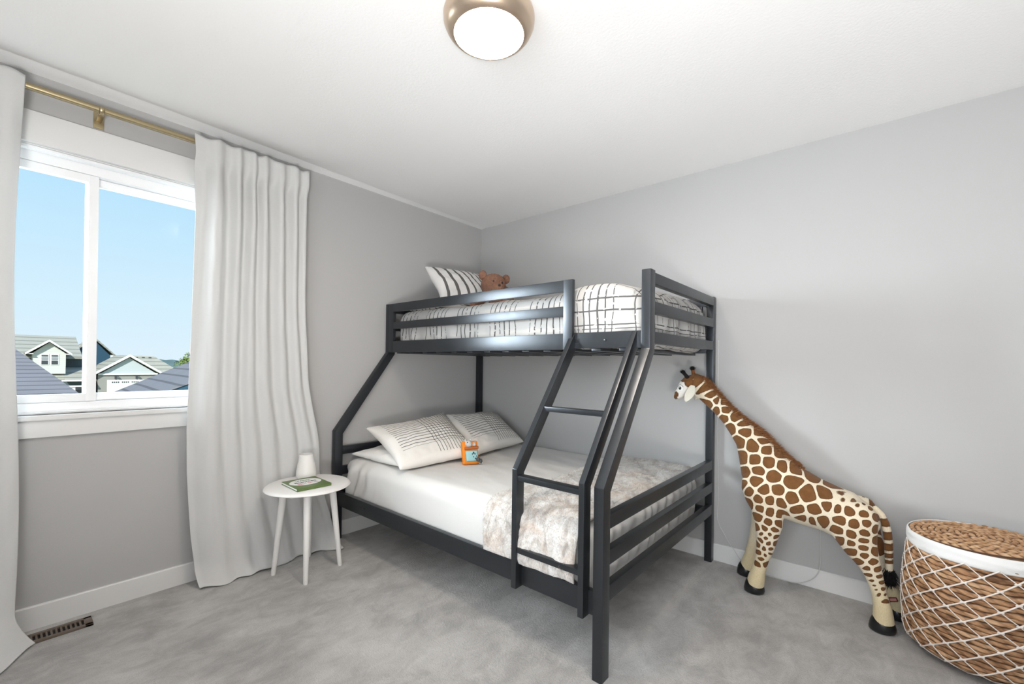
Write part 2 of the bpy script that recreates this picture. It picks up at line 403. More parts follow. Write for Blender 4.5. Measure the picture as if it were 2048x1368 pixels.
        if parent is not None:
            o.parent = parent; wm = world(parent)
            me.transform(wm.inverted())
        elif origin is not None:
            me.transform(Matrix.Translation(-Vector(origin))); o.location = origin
        return o
def world(o):
    m = Matrix.LocRotScale(o.location, o.rotation_euler, o.scale)
    return world(o.parent) @ m if o.parent else m
def tag(o, label=None, cat=None, group=None, kind=None):
    for k, v in (('label', label), ('category', cat), ('group', group), ('kind', kind)):
        if v: o[k] = v
    return o
def empty(name, loc=(0, 0, 0), rz=0.0):
    o = bpy.data.objects.new(name, None); o.empty_display_size = .1; COL.objects.link(o); o.location = loc; o.rotation_euler = (0, 0, rz); return o
def attr_f(o, name, vals):
    a = o.data.attributes.new(name, 'FLOAT', 'POINT'); a.data.foreach_set('value', np.asarray(vals, dtype=np.float32))
def attr_v(o, name, vals):
    a = o.data.attributes.new(name, 'FLOAT_VECTOR', 'POINT'); a.data.foreach_set('vector', np.asarray(vals, dtype=np.float32).ravel())
def nz(x, y=0.0, z=0.0): return noise.noise(Vector((x, y, z)))
def fb(x, y=0.0, z=0.0, o=3):
    return sum(noise.noise(Vector((x*2**i, y*2**i, z*2**i)))/2**i for i in range(o))
def sstep(a, b, x):
    t = min(1, max(0, (x-a)/(b-a))); return t*t*(3-2*t)
def STRUCT(name, mb, m, **k):
    return tag(mb.build(name, m, **k), kind='structure')

# ------------------------------------------------------------------ camera
cam = bpy.data.cameras.new('camera'); camo = bpy.data.objects.new('camera', cam); COL.objects.link(camo)
cr = Vector((0.7621213073452028, 0.6473096466271884, 0.012701742944316936)); cu = Vector((-0.006994672273756048, -0.011385308718718373, 0.9999107206671813)); cf = Vector((-0.6473964685184973, 0.7621421101925572, 0.004149267527440364))
mt = Matrix((( cr.x, cu.x, -cf.x, 2.8517923), (cr.y, cu.y, -cf.y, -2.8968264), (cr.z, cu.z, -cf.z, 1.1901196), (0, 0, 0, 1)))
camo.matrix_world = mt
cam.sensor_width = 36; cam.sensor_fit = 'HORIZONTAL'; cam.lens = 875.3052/2048*36; cam.shift_y = 41.926/2048; cam.clip_start = .02; cam.clip_end = 1500
S.camera = camo

# ------------------------------------------------------------------ room
XR, YF, H = 4.25, -4.05, 2.44
T = .14
WY0, WY1, WZ0, WZ1 = -3.15, -2.05, .94, 2.135          # window opening in wall_left
STRUCT('floor', MB().grid(lambda u, v: (-.02+u*(XR+.04), YF-.02+v*(-YF+.04), 0), 40, 40), M['carpet'])
def ceil_z(x, y):
    k = .35+.65*sstep(-.15, -1.6, y); w = .06+.036*sstep(-1.2, -2.6, y); a = .0135*k
    if x < w: return H+a*(x/w)
    return H+a*math.exp(-(x-w)/.10)
xs = [0, .012, .03, .045, .06, .066, .072, .078, .084, .09, .096, .10, .11, .13, .16, .2, .25, .32, .4, .55, .8, 1.2, 1.8, 2.6, 3.4, XR]
mb = MB(); ny = 60
vs = [(x, YF+j/ny*(-YF), ceil_z(x, YF+j/ny*(-YF))) for x in xs for j in range(ny+1)]
fs = [(i*(ny+1)+j, (i+1)*(ny+1)+j, (i+1)*(ny+1)+j+1, i*(ny+1)+j+1) for i in range(len(xs)-1) for j in range(ny)]
mb.add(vs, fs); mb.box(-T, YF-T, H+.03, XR+T, T, H+.15); STRUCT('ceiling', mb, M['ceil'], angle=20)
wl = MB()
wl.box(-T, YF-T, -.1, 0, WY0, H+.03).box(-T, WY1, -.1, 0, T, H+.03).box(-T, WY0, -.1, 0, WY1, WZ0).box(-T, WY0, WZ1, 0, WY1, H+.03)
STRUCT('wall_left', wl, M['wall'], smooth=False)
STRUCT('wall_back', MB().box(0, 0, -.1, XR+T, T, H+.03), M['wall'], smooth=False)
STRUCT('wall_right', MB().box(XR, YF, -.1, XR+T, 0, H+.03), M['wall'], smooth=False)
STRUCT('wall_front', MB().box(0, YF-T, -.1, XR+T, YF, H+.03), M['wall'], smooth=False)
bh = .102
STRUCT('baseboard_left', MB().prism([(0, 0), (.014, 0), (.014, bh-.004), (.010, bh), (0, bh)], 'y', YF, 0), M['trim'], smooth=False)
STRUCT('baseboard_back', MB().prism([(0, 0), (-.014, 0), (-.014, bh-.004), (-.010, bh), (0, bh)], 'x', .014, XR), M['trim'], smooth=False)
STRUCT('baseboard_right', MB().box(XR-.014, YF, 0, XR, -.014, bh), M['trim'], smooth=False)

# window
W = tag(empty('window_1', (0, -2.6, WZ0)), kind='structure')
def wp(name, mb, m, **k): return mb.build(name, m, parent=W, **k)
fx0, fx1 = -.115, -.045
f = MB(); f.box(fx0, WY0, WZ0, fx1, WY0+.06, WZ1, .004).box(fx0, WY1-.06, WZ0, fx1, WY1, WZ1, .004).box(fx0+.001, WY0+.058, WZ1-.062, fx1-.001, WY1-.058, WZ1-.0005, .004).box(fx0+.001, WY0+.058, WZ0+.0005, fx1-.001, WY1-.058, WZ0+.05, .004)
f.box(-.046, WY0+.013, WZ1-.018, -.006, WY1-.013, WZ1-.0065, .003).box(-.046, WY0+.013, WZ0+.0005, -.02, WY1-.013, WZ0+.012, .003)
wp('window_frame', f, M['vinyl'])
for (a, b, x) in ((WY0+.061, -2.585, -.064), (-2.628, WY1-.061, -.0975)):
    s = MB(); w = .036; z0, z1 = WZ0+.051, WZ1-.063
    s.box(x-.016, a, z0, x+.016, a+w, z1, .003).box(x-.016, b-w, z0, x+.016, b, z1, .003).box(x-.0155, a+w-.002, z0+.0005, x+.0155, b-w+.002, z0+w, .003).box(x-.0155, a+w-.002, z1-w, x+.0155, b-w+.002, z1-.0005, .003)
    so = wp('sash', s, M['vinyl'])
    MB().box(x-.003, a+w-.004, z0+w-.004, x+.003, b-w+.004, z1-w+.004).build('pane', M['glass'], parent=so, smooth=False)
wp('latch', MB().box(-.064, -2.608, 1.50, -.05, -2.59, 1.56, .003), M['vinyl'])
wp('jamb_liner', MB().box(-.0445, WY0-.001, WZ0+.0005, 0, WY0+.012, WZ1-.0055).box(-.0445, WY1-.012, WZ0+.0005, 0, WY1+.001, WZ1-.0055).box(-.0445, WY0-.001, WZ1-.006, 0, WY1+.001, WZ1+.0003), M['trim'], smooth=False)
wp('window_sill', MB().box(-.05, WY0-.11, WZ0-.022, .030, WY1+.11, WZ0, .004), M['trim'])
wp('apron', MB().box(0, WY0-.09, .842, .016, WY1+.09, WZ0-.022, .002), M['trim'])
c = MB(); c.box(0, WY0-.10, WZ1+.0005, .019, WY1+.10, 2.272, .002).box(0, WY0-.09, WZ0, .017, WY0, WZ1, .002).box(0, WY1, WZ0, .017, WY1+.09, WZ1, .002); wp('casing', c, M['trim'])

# curtain rod
R = tag(empty('curtain_rod', (.09, -2.6, 2.342)), 'slim brass curtain rod mounted above the window', 'curtain rod')
rodm = MB().tube([(.09, -3.75, 2.342), (.09, -1.672, 2.342)], .015, 20); rodm.build('rod', M['brass'], parent=R, angle=40)
br = MB().box(0, -2.615, 2.285, .004, -2.577, 2.36, .001).box(.004, -2.606, 2.318, .09, -2.586, 2.330, .002); br.build('bracket', M['brass'], parent=R)
hk = MB().tube([(.09+.0195*math.cos(a), -2.596, 2.342+.0195*math.sin(a)) for a in np.linspace(-PI*1.05, .1, 14)], .0045, 8, flat=2.0, up=(0, 1, 0)); hk.build('rod_cradle', M['brass'], parent=R)

# curtains
def curtain(name, ya, yb, label, ridges, seed, edgeA, edgeB, splay, vh=.955):
    """ya: edge nearer the window centre, yb: other edge; edge functions give the y offset by z"""
    NU, NV = 280, 170; ztop = 2.372
    def P(u, v):
        z = ztop*(1-v); s = v**.8
        y = (ya+edgeA(z))*(1-u)+(yb+edgeB(z))*u
        x = 0.0
        for (c0, c1, w0, w1, a0, a1) in ridges:
            c = c0+(c1-c0)*s+.012*nz(v*2.2, c0*9+seed); w = w0+(w1-w0)*s
            q = abs(u-c)/w
            x += (a0+(a1-a0)*s)*math.exp(-q**2.4)
        soft = sstep(.2, 1, v)
        x = .070+x+.016*soft*nz(u*3.2+seed, v*2.0, 5)+.005*nz(u*11+seed, v*5)*sstep(.05, .4, v)+.0025*nz(u*30, v*14+seed)
        x += .022*sstep(.80, 1, v)
        if v > vh:                                # the hem breaks on the carpet
            q = (v-vh)/(1-vh)
            x += q*(.030+.03*nz(u*6+seed, 3)); z = .004+(ztop*(1-vh))*(1-q)**1.6*(.85)+.016*max(0, nz(u*8+seed, q*2.0)+.3)*q
            x += splay(u)*q
        if z > 2.20:                                # header: the cloth passes in front of the rod
            k = sstep(2.20, 2.29, z); x = x*(1-k)+k*(.1095+.40*max(0, x-.066))
            z += .006*math.sin(u*31+seed)*k*(1 if z > 2.34 else 0)
        return (max(x, .034), y, z)
    T0 = empty(name, (.09, (ya+yb)/2, 0))
    o = MB().grid(P, NU, NV).build('fabric_panel', M['curtain'], parent=T0, angle=180)
    so = o.modifiers.new('thickness', 'SOLIDIFY'); so.thickness = .0022; so.offset = 0
    return tag(T0, label, 'curtain', 'white linen curtains at the window')
def eA_r(z):
    return float(np.interp(z, [0, .04, .255, .6, .83, 1.53, 1.98, 2.3, 2.37], [.040, .036, .014, -.006, -.010, .008, .016, .002, -.004]))
def eB_r(z): return .03*sstep(1.6, .9, z)+.07*sstep(1.1, .6, z)+.10*sstep(.55, 0, z)
curtain('curtain', -2.240, -1.650, 'white linen curtain hanging behind the round side table',
        [(0.165, 0.140, 0.050, 0.110, 0.057, 0.049), (0.345, 0.300, 0.038, 0.060, 0.062, 0.032), (0.465, 0.440, 0.028, 0.075, 0.054, 0.043), (0.575, 0.600, 0.036, 0.075, 0.057, 0.038), (0.720, 0.760, 0.040, 0.070, 0.054, 0.035), (0.865, 0.900, 0.036, 0.060, 0.049, 0.032), (0.980, 0.985, 0.030, 0.040, 0.030, 0.020)],
        1.3, eA_r, eB_r, lambda u: .015+.07*sstep(.85, 1, u)+.03*sstep(.3, 0, u))
curtain('curtain', -2.842, -3.62, 'white linen curtain at the left edge, its hem kicked out beside the floor vent',
        [(0.060, 0.050, 0.050, 0.070, 0.041, 0.038), (0.220, 0.200, 0.050, 0.080, 0.059, 0.049), (0.400, 0.380, 0.050, 0.080, 0.059, 0.049), (0.580, 0.580, 0.050, 0.080, 0.059, 0.049), (0.760, 0.760, 0.050, 0.080, 0.059, 0.049), (0.930, 0.930, 0.050, 0.070, 0.054, 0.043)],
        6.1, lambda z: .012*math.sin(z*3)+.062*sstep(.16, 0, z), lambda z: 0, lambda u: .03+.20*sstep(0, .16, u)-.12*sstep(.3, .8, u), .93)

# floor register
rg = tag(empty('floor_register', (.12, -2.75, 0)), 'brown metal heating vent set in the carpet under the window', 'vent')
g = MB(); x0, x1, y0, y1 = .074, .162, -2.93, -2.602
g.box(x0, y0, 0, x0+.018, y1, .010, .002).box(x1-.018, y0, 0, x1, y1, .010, .002).box(x0, y0, 0, x1, y0+.028, .010, .002).box(x0, y1-.028, 0, x1, y1, .010, .002); g.build('frame', M['regdark'], parent=rg)
lv = MB()
for i in range(19):
    y = y0+.034+i*.0148
    if y < y1-.032: lv.box(x0+.016, y, .001, x1-.016, y+.0065, .0085)
lv.build('louvre', M['regdark'], parent=rg, smooth=False)
MB().box(x0+.01, y0+.01, .0005, x1-.01, y1-.01, .002).build('duct_shade_plate', M['duct_shade'], parent=rg, smooth=False)  # solid black plate under the louvres; its colour stands for the duct's shade

# ceiling light
cl = tag(empty('ceiling_light', (LX, LY, H)), 'round flush ceiling light with bronze rim and glowing white glass', 'ceiling light')
MB().lathe([(0, -.001), (.147, -.001), (.157, -.006), (.1615, -.022), (.160, -.040), (.152, -.058), (.141, -.072), (.130, -.080), (.1235, -.082), (.121, -.078), (.121, -.070)], (LX, LY, H), 96).build('rim', M['nickel'], parent=cl, angle=60)
MB().lathe([(.122, -.074), (.112, -.0795), (.09, -.083), (.05, -.085), (.001, -.0855)], (LX, LY, H), 96).build('glass_diffuser', M['diffuser'], parent=cl, angle=180)
# ------------------------------------------------------------------ bunk bed
BED = tag(empty('bunk_bed', (1.04, -.72, 0)), 'dark charcoal metal twin over full bunk bed with slanted front posts and ladder', 'bunk bed')
def bp(name, mb, label=None, parent=None, m='metal', **k): 
    o = mb.build(name, M[m], parent=parent or BED, **k)
    if label: o['label'] = label
    return o
FP = [(-1.425, 0), (-1.37, 0), (-1.37, .708), (-.965, 1.258), (-.965, 1.628), (-1.019, 1.628), (-1.019, 1.272), (-1.425, .730)]
BX = ((.016, .058), (2.017, 2.059))
for a, b in BX:
    bp('front_post', MB().prism(FP, 'x', a, b, .003))
    bp('rear_post', MB().box(a, -.066, 0, b, -.018, 1.622, .004))
for (a, b), rx in zip(BX, (.020, 2.0262)):
    for z0, z1 in ((.293, .352), (.430, .486), (.567, .622)):
        bp('lower_end_rail', MB().box(rx, -1.372, z0, rx+(b-a)*.78, -.064, z1, .003))
    for z0, z1 in ((1.295, 1.349), (1.434, 1.486), (1.566, 1.617)):
        bp('upper_end_rail', MB().box(rx, -.967, z0, rx+(b-a)*.78, -.064, z1, .003))
bp('lower_front_rail', MB().box(.056, -1.412, .236, 2.019, -1.384, .326, .003))
bp('lower_rear_rail', MB().box(.056, -.056, .236, 2.019, -.03, .326, .003))
bp('upper_front_rail', MB().box(.056, -1.004, 1.276, 2.019, -.978, 1.355, .003))
bp('upper_rear_rail', MB().box(.056, -.056, 1.276, 2.019, -.03, 1.355, .003))
gz = MB(); y0, y1 = -1.024, -1.002
outer = [(.062, 1.270), (1.655, 1.270), (1.655, 1.626), (.062, 1.626)]
for z0, z1 in ((1.270, 1.352), (1.440, 1.492), (1.566, 1.626)): gz.box(.116, y0+.0005, z0, 1.602, y1-.0005, z1, .003)
gz.box(.062, y0, 1.270, .118, y1, 1.626, .003).box(1.600, y0, 1.2695, 1.655, y1, 1.6265, .003)
bp('guard_rail', gz)
bp('rear_guard_rail', MB().box(.056, -.052, 1.44, 2.019, -.03, 1.492, .003).box(.056, -.052, 1.566, 2.019, -.03, 1.62, .003).box(1.93, -.0515, 1.35, 1.985, -.0295, 1.615, .003))
for i in range(13):
    x = .12+i*.148; bp('upper_slat', MB().box(x, -.99, 1.262, x+.05, -.045, 1.277, .002))
for i in range(11):
    x = .14+i*.172; bp('lower_slat', MB().box(x, -1.39, .236, x+.06, -.05, .251, .002))
for x, y, z in ((.40, -1.4125, .285), (1.62, -1.4125, .30), (1.83, -1.005, 1.315)):
    bp('bolt', MB().lathe([(.001, .003), (.0055, .002), (.006, 0), (.006, -.004)], seg=14, mat=Matrix.Translation((x, y, z)) @ Matrix.Rotation(PI/2, 4, 'X')))
LAD = bp('ladder', MB().box(1.645, -.985, 1.335, 1.988, -.975, 1.350, .002), angle=35)
LP = [(-1.452, .231), (-1.402, .231), (-1.402, .722), (-.958, 1.318), (-.958, 1.352), (-1.006, 1.352), (-1.452, .742)]
for a, b in ((1.633, 1.660), (1.966, 1.991)):
    bp('side_rail', MB().prism(LP, 'x', a, b, .003), parent=LAD)
def rung(y, z):
    bp('rung', MB().box(1.656, y, z-.023, 1.970, y+.042, z, .004), parent=LAD)
rung(-1.448, .408); rung(-1.448, .716); rung(-1.262, 1.000)
for x, z in ((1.672, .285), (1.955, .285), (1.672, 1.315)):
    bp('ladder_hook', MB().box(x-.012, (-1.41 if z < 1 else -1.006), z-.012, x+.012, (-1.395 if z < 1 else -.99), z+.012, .003), parent=LAD)

# ------------------------------------------------------------------ rounded soft boxes
def rbox(x0, y0, z0, x1, y1, z1, r, n, disp=None):
    """subdivided box with radius r (rx,ry,rz); disp(p, normal) -> displacement"""
    b = bmesh.new(); vs = {}; nx, ny, nzv = n; mb = MB()
    def face(ax, side):
        dims = [(0, nx), (1, ny), (2, nzv)]; (a1, n1), (a2, n2) = [d for d in dims if d[0] != ax]
        def fn(u, v):
            t = [0, 0, 0]; t[ax] = side; t[a1] = u; t[a2] = v
            p = Vector((x0+t[0]*(x1-x0), y0+t[1]*(y1-y0), z0+t[2]*(z1-z0)))
            core = Vector((min(max(p.x, x0+r[0]), x1-r[0]), min(max(p.y, y0+r[1]), y1-r[1]), min(max(p.z, z0+r[2]), z1-r[2])))
            d = Vector(((p.x-core.x)/r[0], (p.y-core.y)/r[1], (p.z-core.z)/r[2]))
            m = max(abs(d.x), abs(d.y), abs(d.z))
            if m > 1e-6:
                d = d.normalized()
                nrm = Vector((d.x/r[0], d.y/r[1], d.z/r[2])).normalized()
                q = core+Vector((d.x*r[0], d.y*r[1], d.z*r[2]))
            else: q = p; nrm = Vector((0, 0, 1))
            if disp: q = q+disp(q, nrm)
            return q
        mb.grid(fn, n1, n2)
    for ax in range(3):
        for sd in (0, 1): face(ax, sd)
    return mb
def warp_uniform(n): return n

# lower mattress in a white sheet
def d_low(p, n):
    w = .0
    if abs(n.y) > .3 or abs(n.x) > .3:              # gathered folds near the corners and at the foot
        k = sstep(.62, .12, p.x)*(1 if n.y < 0 else .3)+.75*sstep(1.90, 1.97, p.x)
        ph = (p.x if abs(n.y) > abs(n.x) else p.y)*62+4*nz(p.x*5, p.y*5, p.z*4)-(p.z-.3)*22
        w += (.0075+.006*sstep(.5, .15, p.x))*k*math.sin(ph)*sstep(.57, .44, p.z)+.004*nz(p.x*8, p.y*8, p.z*3)
    else:
        fan = sstep(1.7, .7, p.x)
        w += .0055*fb(p.x*2.6, p.y*5.2+p.x*1.5, 3)+  .0065*fan*math.sin((p.y*1.1+p.x*.45)*34+5*nz(p.x*2, p.y*2, 1))*max(0, nz(p.x*1.7, p.y*1.9, 8)+.2)
    return n*w
mlow = rbox(.066, -1.376, .252, 1.985, -.068, .545, (.10, .075, .075), (150, 110, 34), d_low)
tag(mlow.build('mattress', M['sheet'], origin=(1.02, -.72, .25), angle=180, merge=True), 'thick mattress in a white fitted sheet on the wide lower bunk', 'mattress')

# comforter on the upper bunk
def d_up(p, n):
    x = p.x
    w = .012*fb(p.x*3.2, p.y*3.2, p.z*3.2)+.006*nz(p.x*9, p.y*9, p.z*9)
    q = n*w
    if n.z > -.2: q.z += (.030*sstep(1.45, 1.72, x)*sstep(2.02, 1.80, x)+.02*sstep(-.75, -.3, p.y)*sstep(-.06, -.3, p.y))*sstep(1.36, 1.55, p.z)
    if abs(n.y) > .3 and n.y < 0:
        q.y += -.006*math.sin(p.x*48+3*nz(p.x*4, p.z*5))*sstep(1.5, 1.36, p.z)
    if n.x > .3: q.x += .006*math.sin(p.y*40+3*nz(p.y*4, p.z*5))
    return q
mup = rbox(.085, -.978, 1.279, 2.016, -.062, 1.572, (.09, .075, .085), (190, 100, 44), d_up)
tag(mup.build('comforter', M['plaid'], angle=180), 'puffy white comforter with thin dashed charcoal lines on the upper bunk', 'comforter')

# ------------------------------------------------------------------ pillows
def pillow(name, corners, thick, mat, label, cat='pillow', group=None, n=64, pinch=.07, seed=1, flip=False, bias=0.0, flange=0.0):
    """corners: bottom-left, bottom-right, top-right, top-left seen from its printed side"""
    A, B, C_, D = [Vector(c) for c in corners]
    nrm = ((B-A).cross(D-A)).normalized(); w = ((B-A).length+(C_-D).length)/2; h = ((D-A).length+(C_-B).length)/2
    mb = MB(); uvs = []
    def P(sd):
        def fn(u, v):
            a, b = 2*u-1, 2*v-1
            pu = u+(-a)*pinch*(1-b*b)**1.0*abs(a)**2*.5; pv = v+(-b)*pinch*(1-a*a)*abs(b)**2*.5
            base = A*(1-pu)*(1-pv)+B*pu*(1-pv)+C_*pu*pv+D*(1-pu)*pv
            e = max(0, (1-a**2))*max(0, (1-b**2)); t = thick*.5*(e**.42)
            t *= 1+.10*nz(u*3+seed, v*3, sd)
            t += (.006*fb(u*6+seed, v*6, sd*3)+.004*math.sin((u*1.3-v)*22+4*nz(u*3, v*3, seed))*max(0, nz(u*2.3, v*2.3, seed+3)))*min(1, e*4)
            sag = -bias*math.sin(PI*u)*h*.5*(1 if b > 0 else 0)*b*b
            up = (D-A).normalized()
            return base+nrm*t*sd+up*sag+nrm*(.012*nz(u*2+seed*2, v*2, 9))
        return fn
    for sd in (1, -1): mb.grid(P(sd), n, n)
    for sd in (1, -1):
        for i in range(n+1):
            for j in range(n+1): uvs.append((i/n, j/n, 1.0 if sd > 0 else 0.0))
    T0 = empty(name, tuple((A+B+C_+D)/4))
    o = mb.build('pillowcase', mat, parent=T0, merge=False, angle=180)
    attr_v(o, 'puv', uvs)
    b = bmesh.new(); b.from_mesh(o.data); bmesh.ops.remove_doubles(b, verts=b.verts[:], dist=1e-5); bmesh.ops.recalc_face_normals(b, faces=b.faces[:]); b.to_mesh(o.data); b.free()
    for p in o.data.polygons: p.use_smooth = True
    return tag(T0, label, cat, group)
pillow('pillow', ((.66, -1.33, .575), (.60, -.72, .59), (.115, -.70, .60), (.115, -1.345, .575)), .11, M['pillowcase'], 'plain white pillow lying flat under the front printed pillow', seed=3)
pillow('pillow', ((.715, -1.375, .572), (.80, -.79, .585), (.150, -.555, .800), (.150, -1.262, .744)), .155, M['gridpillow'], 'ivory pillow with printed black grid lines nearest the side table', group='printed grid pillows on the lower bunk', seed=1, bias=.16, pinch=.11)
pillow('pillow', ((.765, -.83, .575), (.70, -.205, .585), (.28, -.115, .785), (.17, -.62, .785)), .15, M['gridpillow'], 'ivory pillow with printed black grid lines in the rear corner behind the orange toy', group='printed grid pillows on the lower bunk', seed=5, bias=.12, pinch=.10)
pillow('pillow', ((.455, -.865, 1.645), (.60, -.22, 1.625), (.215, -.17, 1.955), (.20, -.812, 1.925)), .16, M['striped'], 'white pillow with wide charcoal stripes leaning on the upper bunk beside the teddy bear', seed=7, bias=.05)
pillow('pillow', ((.52, -.93, 1.595), (.50, -.33, 1.60), (.10, -.33, 1.61), (.10, -.93, 1.605)), .11, M['dashes'], 'flat white pillow with black dashes under the striped pillow', seed=9)

# ------------------------------------------------------------------ throw blanket
def throw():
    xa0, xa1 = 1.455, 1.945
    prof = [(-.075, .548), (-.20, .553), (-.60, .556), (-1.0, .556), (-1.28, .556), (-1.335, .552), (-1.375, .535), (-1.399, .500), (-1.406, .45), (-1.410, .40), (-1.413, .36), (-1.413, .332)]
    d = [0]
    for a, b in zip(prof, prof[1:]): d.append(d[-1]+math.dist(a, b))
    Lt = d[-1]
    def at(s):
        s *= Lt
        for i in range(len(d)-1):
            if s <= d[i+1] or i == len(d)-2:
                k = (s-d[i])/(d[i+1]-d[i]); a, b = prof[i], prof[i+1]
                return (a[0]+(b[0]-a[0])*k, a[1]+(b[1]-a[1])*k), (b[0]-a[0], b[1]-a[1])
    mb = MB(); NU, NV = 130, 380
    def fn(sd):
        def g(u, v):
            (y, z), t = at(v); ln = math.hypot(*t); ny_, nz_ = (t[1]/ln, -t[0]/ln)
            if nz_ < -.01 or (abs(nz_) <= .01 and ny_ > 0): ny_, nz_ = -ny_, -nz_
            hang = sstep(.78, 1, v)
            x = (xa0+.06*nz(v*3, 2)-.015*hang)*(1-u)+(xa1-.015*hang+.015*nz(v*4, 5))*u
            e = 1-(2*u-1)**8; e *= 1-(max(0, 2*v-1))**30; e = max(0, e)
            th = (.010+.012*e**.5) if sd > 0 else .002
            lump = .007*fb(u*7, v*20, 1)+.010*nz(u*3, v*7, 4)+.004*nz(u*26, v*75, 2)
            if hang > 0: lump += hang*(.010*math.sin(u*16+2*nz(u*2, v*3)))
            if sd > 0: th = max(.006, th+max(-.004, lump)*(.4+.6*e))
            else: th = .002
            z2 = z+nz_*th
            if v > .97: z2 += .015*nz(u*5, 7)
            return (x, y+ny_*th, z2)
        return g
    mb.grid(fn(1), NU, NV).grid(fn(-1), NU, NV)
    # rim between the two faces
    W = NV+1; o = (NU+1)*W
    rim = [(i*W) for i in range(NU+1)]+[NU*W+j for j in range(1, NV+1)]+[i*W+NV for i in range(NU-1, -1, -1)]+[j for j in range(NV-1, 0, -1)]
    for a, b in zip(rim, rim[1:]+rim[:1]): mb.f.append((a, b, b+o, a+o)); mb.mi.append(0)
    g = fn(1); tufts = []
    for _ in range(15000):
        u, v = random.uniform(.005, .995), random.random()
        p = Vector(g(u, v)); q = Vector(g(min(1, u+.004), v))-p; r = Vector(g(u, min(1, v+.002)))-p; nn = q.cross(r)
        if nn.length < 1e-9: continue
        nn.normalize(); nn = nn if (nn.z > 0 or nn.y < -.2) else -nn
        tufts.append((p-nn*.001, nn+Vector((random.gauss(0, .55), random.gauss(0, .55), random.gauss(-.15, .4))), random.uniform(.006, .014), .0009))
    mb.blades(tufts)
    return mb.build('throw_blanket', M['throw'], angle=180)
tag(throw(), 'fluffy mottled cream and tan throw blanket draped over the lower bunk by the ladder', 'blanket')

# ------------------------------------------------------------------ teddy bear on the upper bunk
tb = tag(empty('teddy_bear', (.73, -.56, 1.60)), 'curly brown teddy bear peeking over the upper guard rail', 'teddy bear')
hc = Vector((.730, -.615, 1.755)); yaw = Matrix.Rotation(.95, 3, 'Z') @ Matrix.Rotation(.12, 3, 'Y')
def tp(v): return hc+yaw @ Vector(v)
bd = MB().ball((.73, -.53, 1.665), (.095, .085, .10), 48, 30, nz=.05, nsc=75).ball(tp((0, 0, 0)), (.092, .084, .080), 64, 40, nz=.05, nsc=75)
bd.ball(tp((.018, -.072, -.03)), (.048, .040, .038), 40, 26, nz=.05, nsc=45)
for sx in (-1, 1):
    bd.ball(tp((sx*.096, -.125, -.13)), (.035, .055, .035), 18, 12, nz=.05); bd.ball(tp((sx*.085, .02, -.165)), (.04, .075, .038), 18, 12, nz=.05)
bd.build('body', M['teddy'], parent=tb, angle=180)
for sx in (-1, 1):
    MB().ball(tp((sx*.085, .006, .058)), (.034, .020, .034), 36, 24, nz=.07, nsc=45).build('ear', M['teddy'], parent=tb, angle=180)
    MB().ball(tp((.014+sx*.032, -.083, .012)), (.007, .006, .007), 14, 10).build('eye', M['plastic_black'], parent=tb, angle=180)
MB().ball(tp((.02, -.112, -.018)), (.014, .008, .009), 14, 10).build('nose', M['plastic_black'], parent=tb, angle=180)

# ------------------------------------------------------------------ small orange plush on the lower bunk
pt = tag(empty('plush_toy', (.850, -.925, .548)), 'small orange plush house toy with a pale aqua pocket leaning between the grid pillows', 'plush toy')
Rt = Matrix.Translation((.850, -.925, .552)) @ Matrix.Rotation(math.radians(62), 4, 'Z') @ Matrix.Rotation(math.radians(-20), 4, 'X')
R3 = Rt
MB().box(-.052, 0, .0, .052, .045, .150, .016, 4, rot=R3).build('body', M['orange'], parent=pt, angle=60)
MB().box(-.034, -.006, .018, .044, .004, .086, .008, 3, rot=R3).build('pocket', M['aqua'], parent=pt, angle=60)
MB().tube([R3 @ Vector((-.040, -.004, .100)), R3 @ Vector((0, -.008, .101)), R3 @ Vector((.052, -.004, .104))], .0085, 12).build('awning', M['rust'], parent=pt, angle=60)
hd = MB().ball(R3 @ Vector((-.012, -.003, .130)), (.026, .020, .022), 20, 14); hd.ball(R3 @ Vector((-.028, .004, .152)), (.009, .007, .011), 14, 10).ball(R3 @ Vector((.006, .004, .154)), (.009, .007, .011), 14, 10).ball(R3 @ Vector((.026, .004, .126)), (.018, .013, .014), 16, 10); hd.build('animal_head', M['greyfelt'], parent=pt, angle=180)
for q in ((-.022, -.021, .136), (-.003, -.021, .136), (.004, -.016, .122)): MB().ball(R3 @ Vector(q), .0034, 10, 8).build('eye', M['plastic_black'], parent=pt, angle=180)
em = MB()
for q, r in (((.016, -.007, .070), .007), ((.008, -.007, .063), .005), ((.025, -.007, .063), .005), ((.014, -.007, .045), .004), ((.034, -.007, .048), .004), ((.026, -.007, .034), .005)): em.ball(R3 @ Vector(q), (r, r*.5, r), 10, 8)
em.build('stitched_face', M['plastic_black'], parent=pt, angle=180)
MB().ball(R3 @ Vector((.040, -.016, .026)), (.016, .012, .014), 16, 10).ball(R3 @ Vector((.056, -.018, .014)), (.012, .010, .016), 16, 10).build('paw', M['darkgrey'], parent=pt, angle=180)
MB().box(.052, -.012, -.001, .070, -.004, .004, .001, rot=R3).build('care_tag', M['paper'], parent=pt)

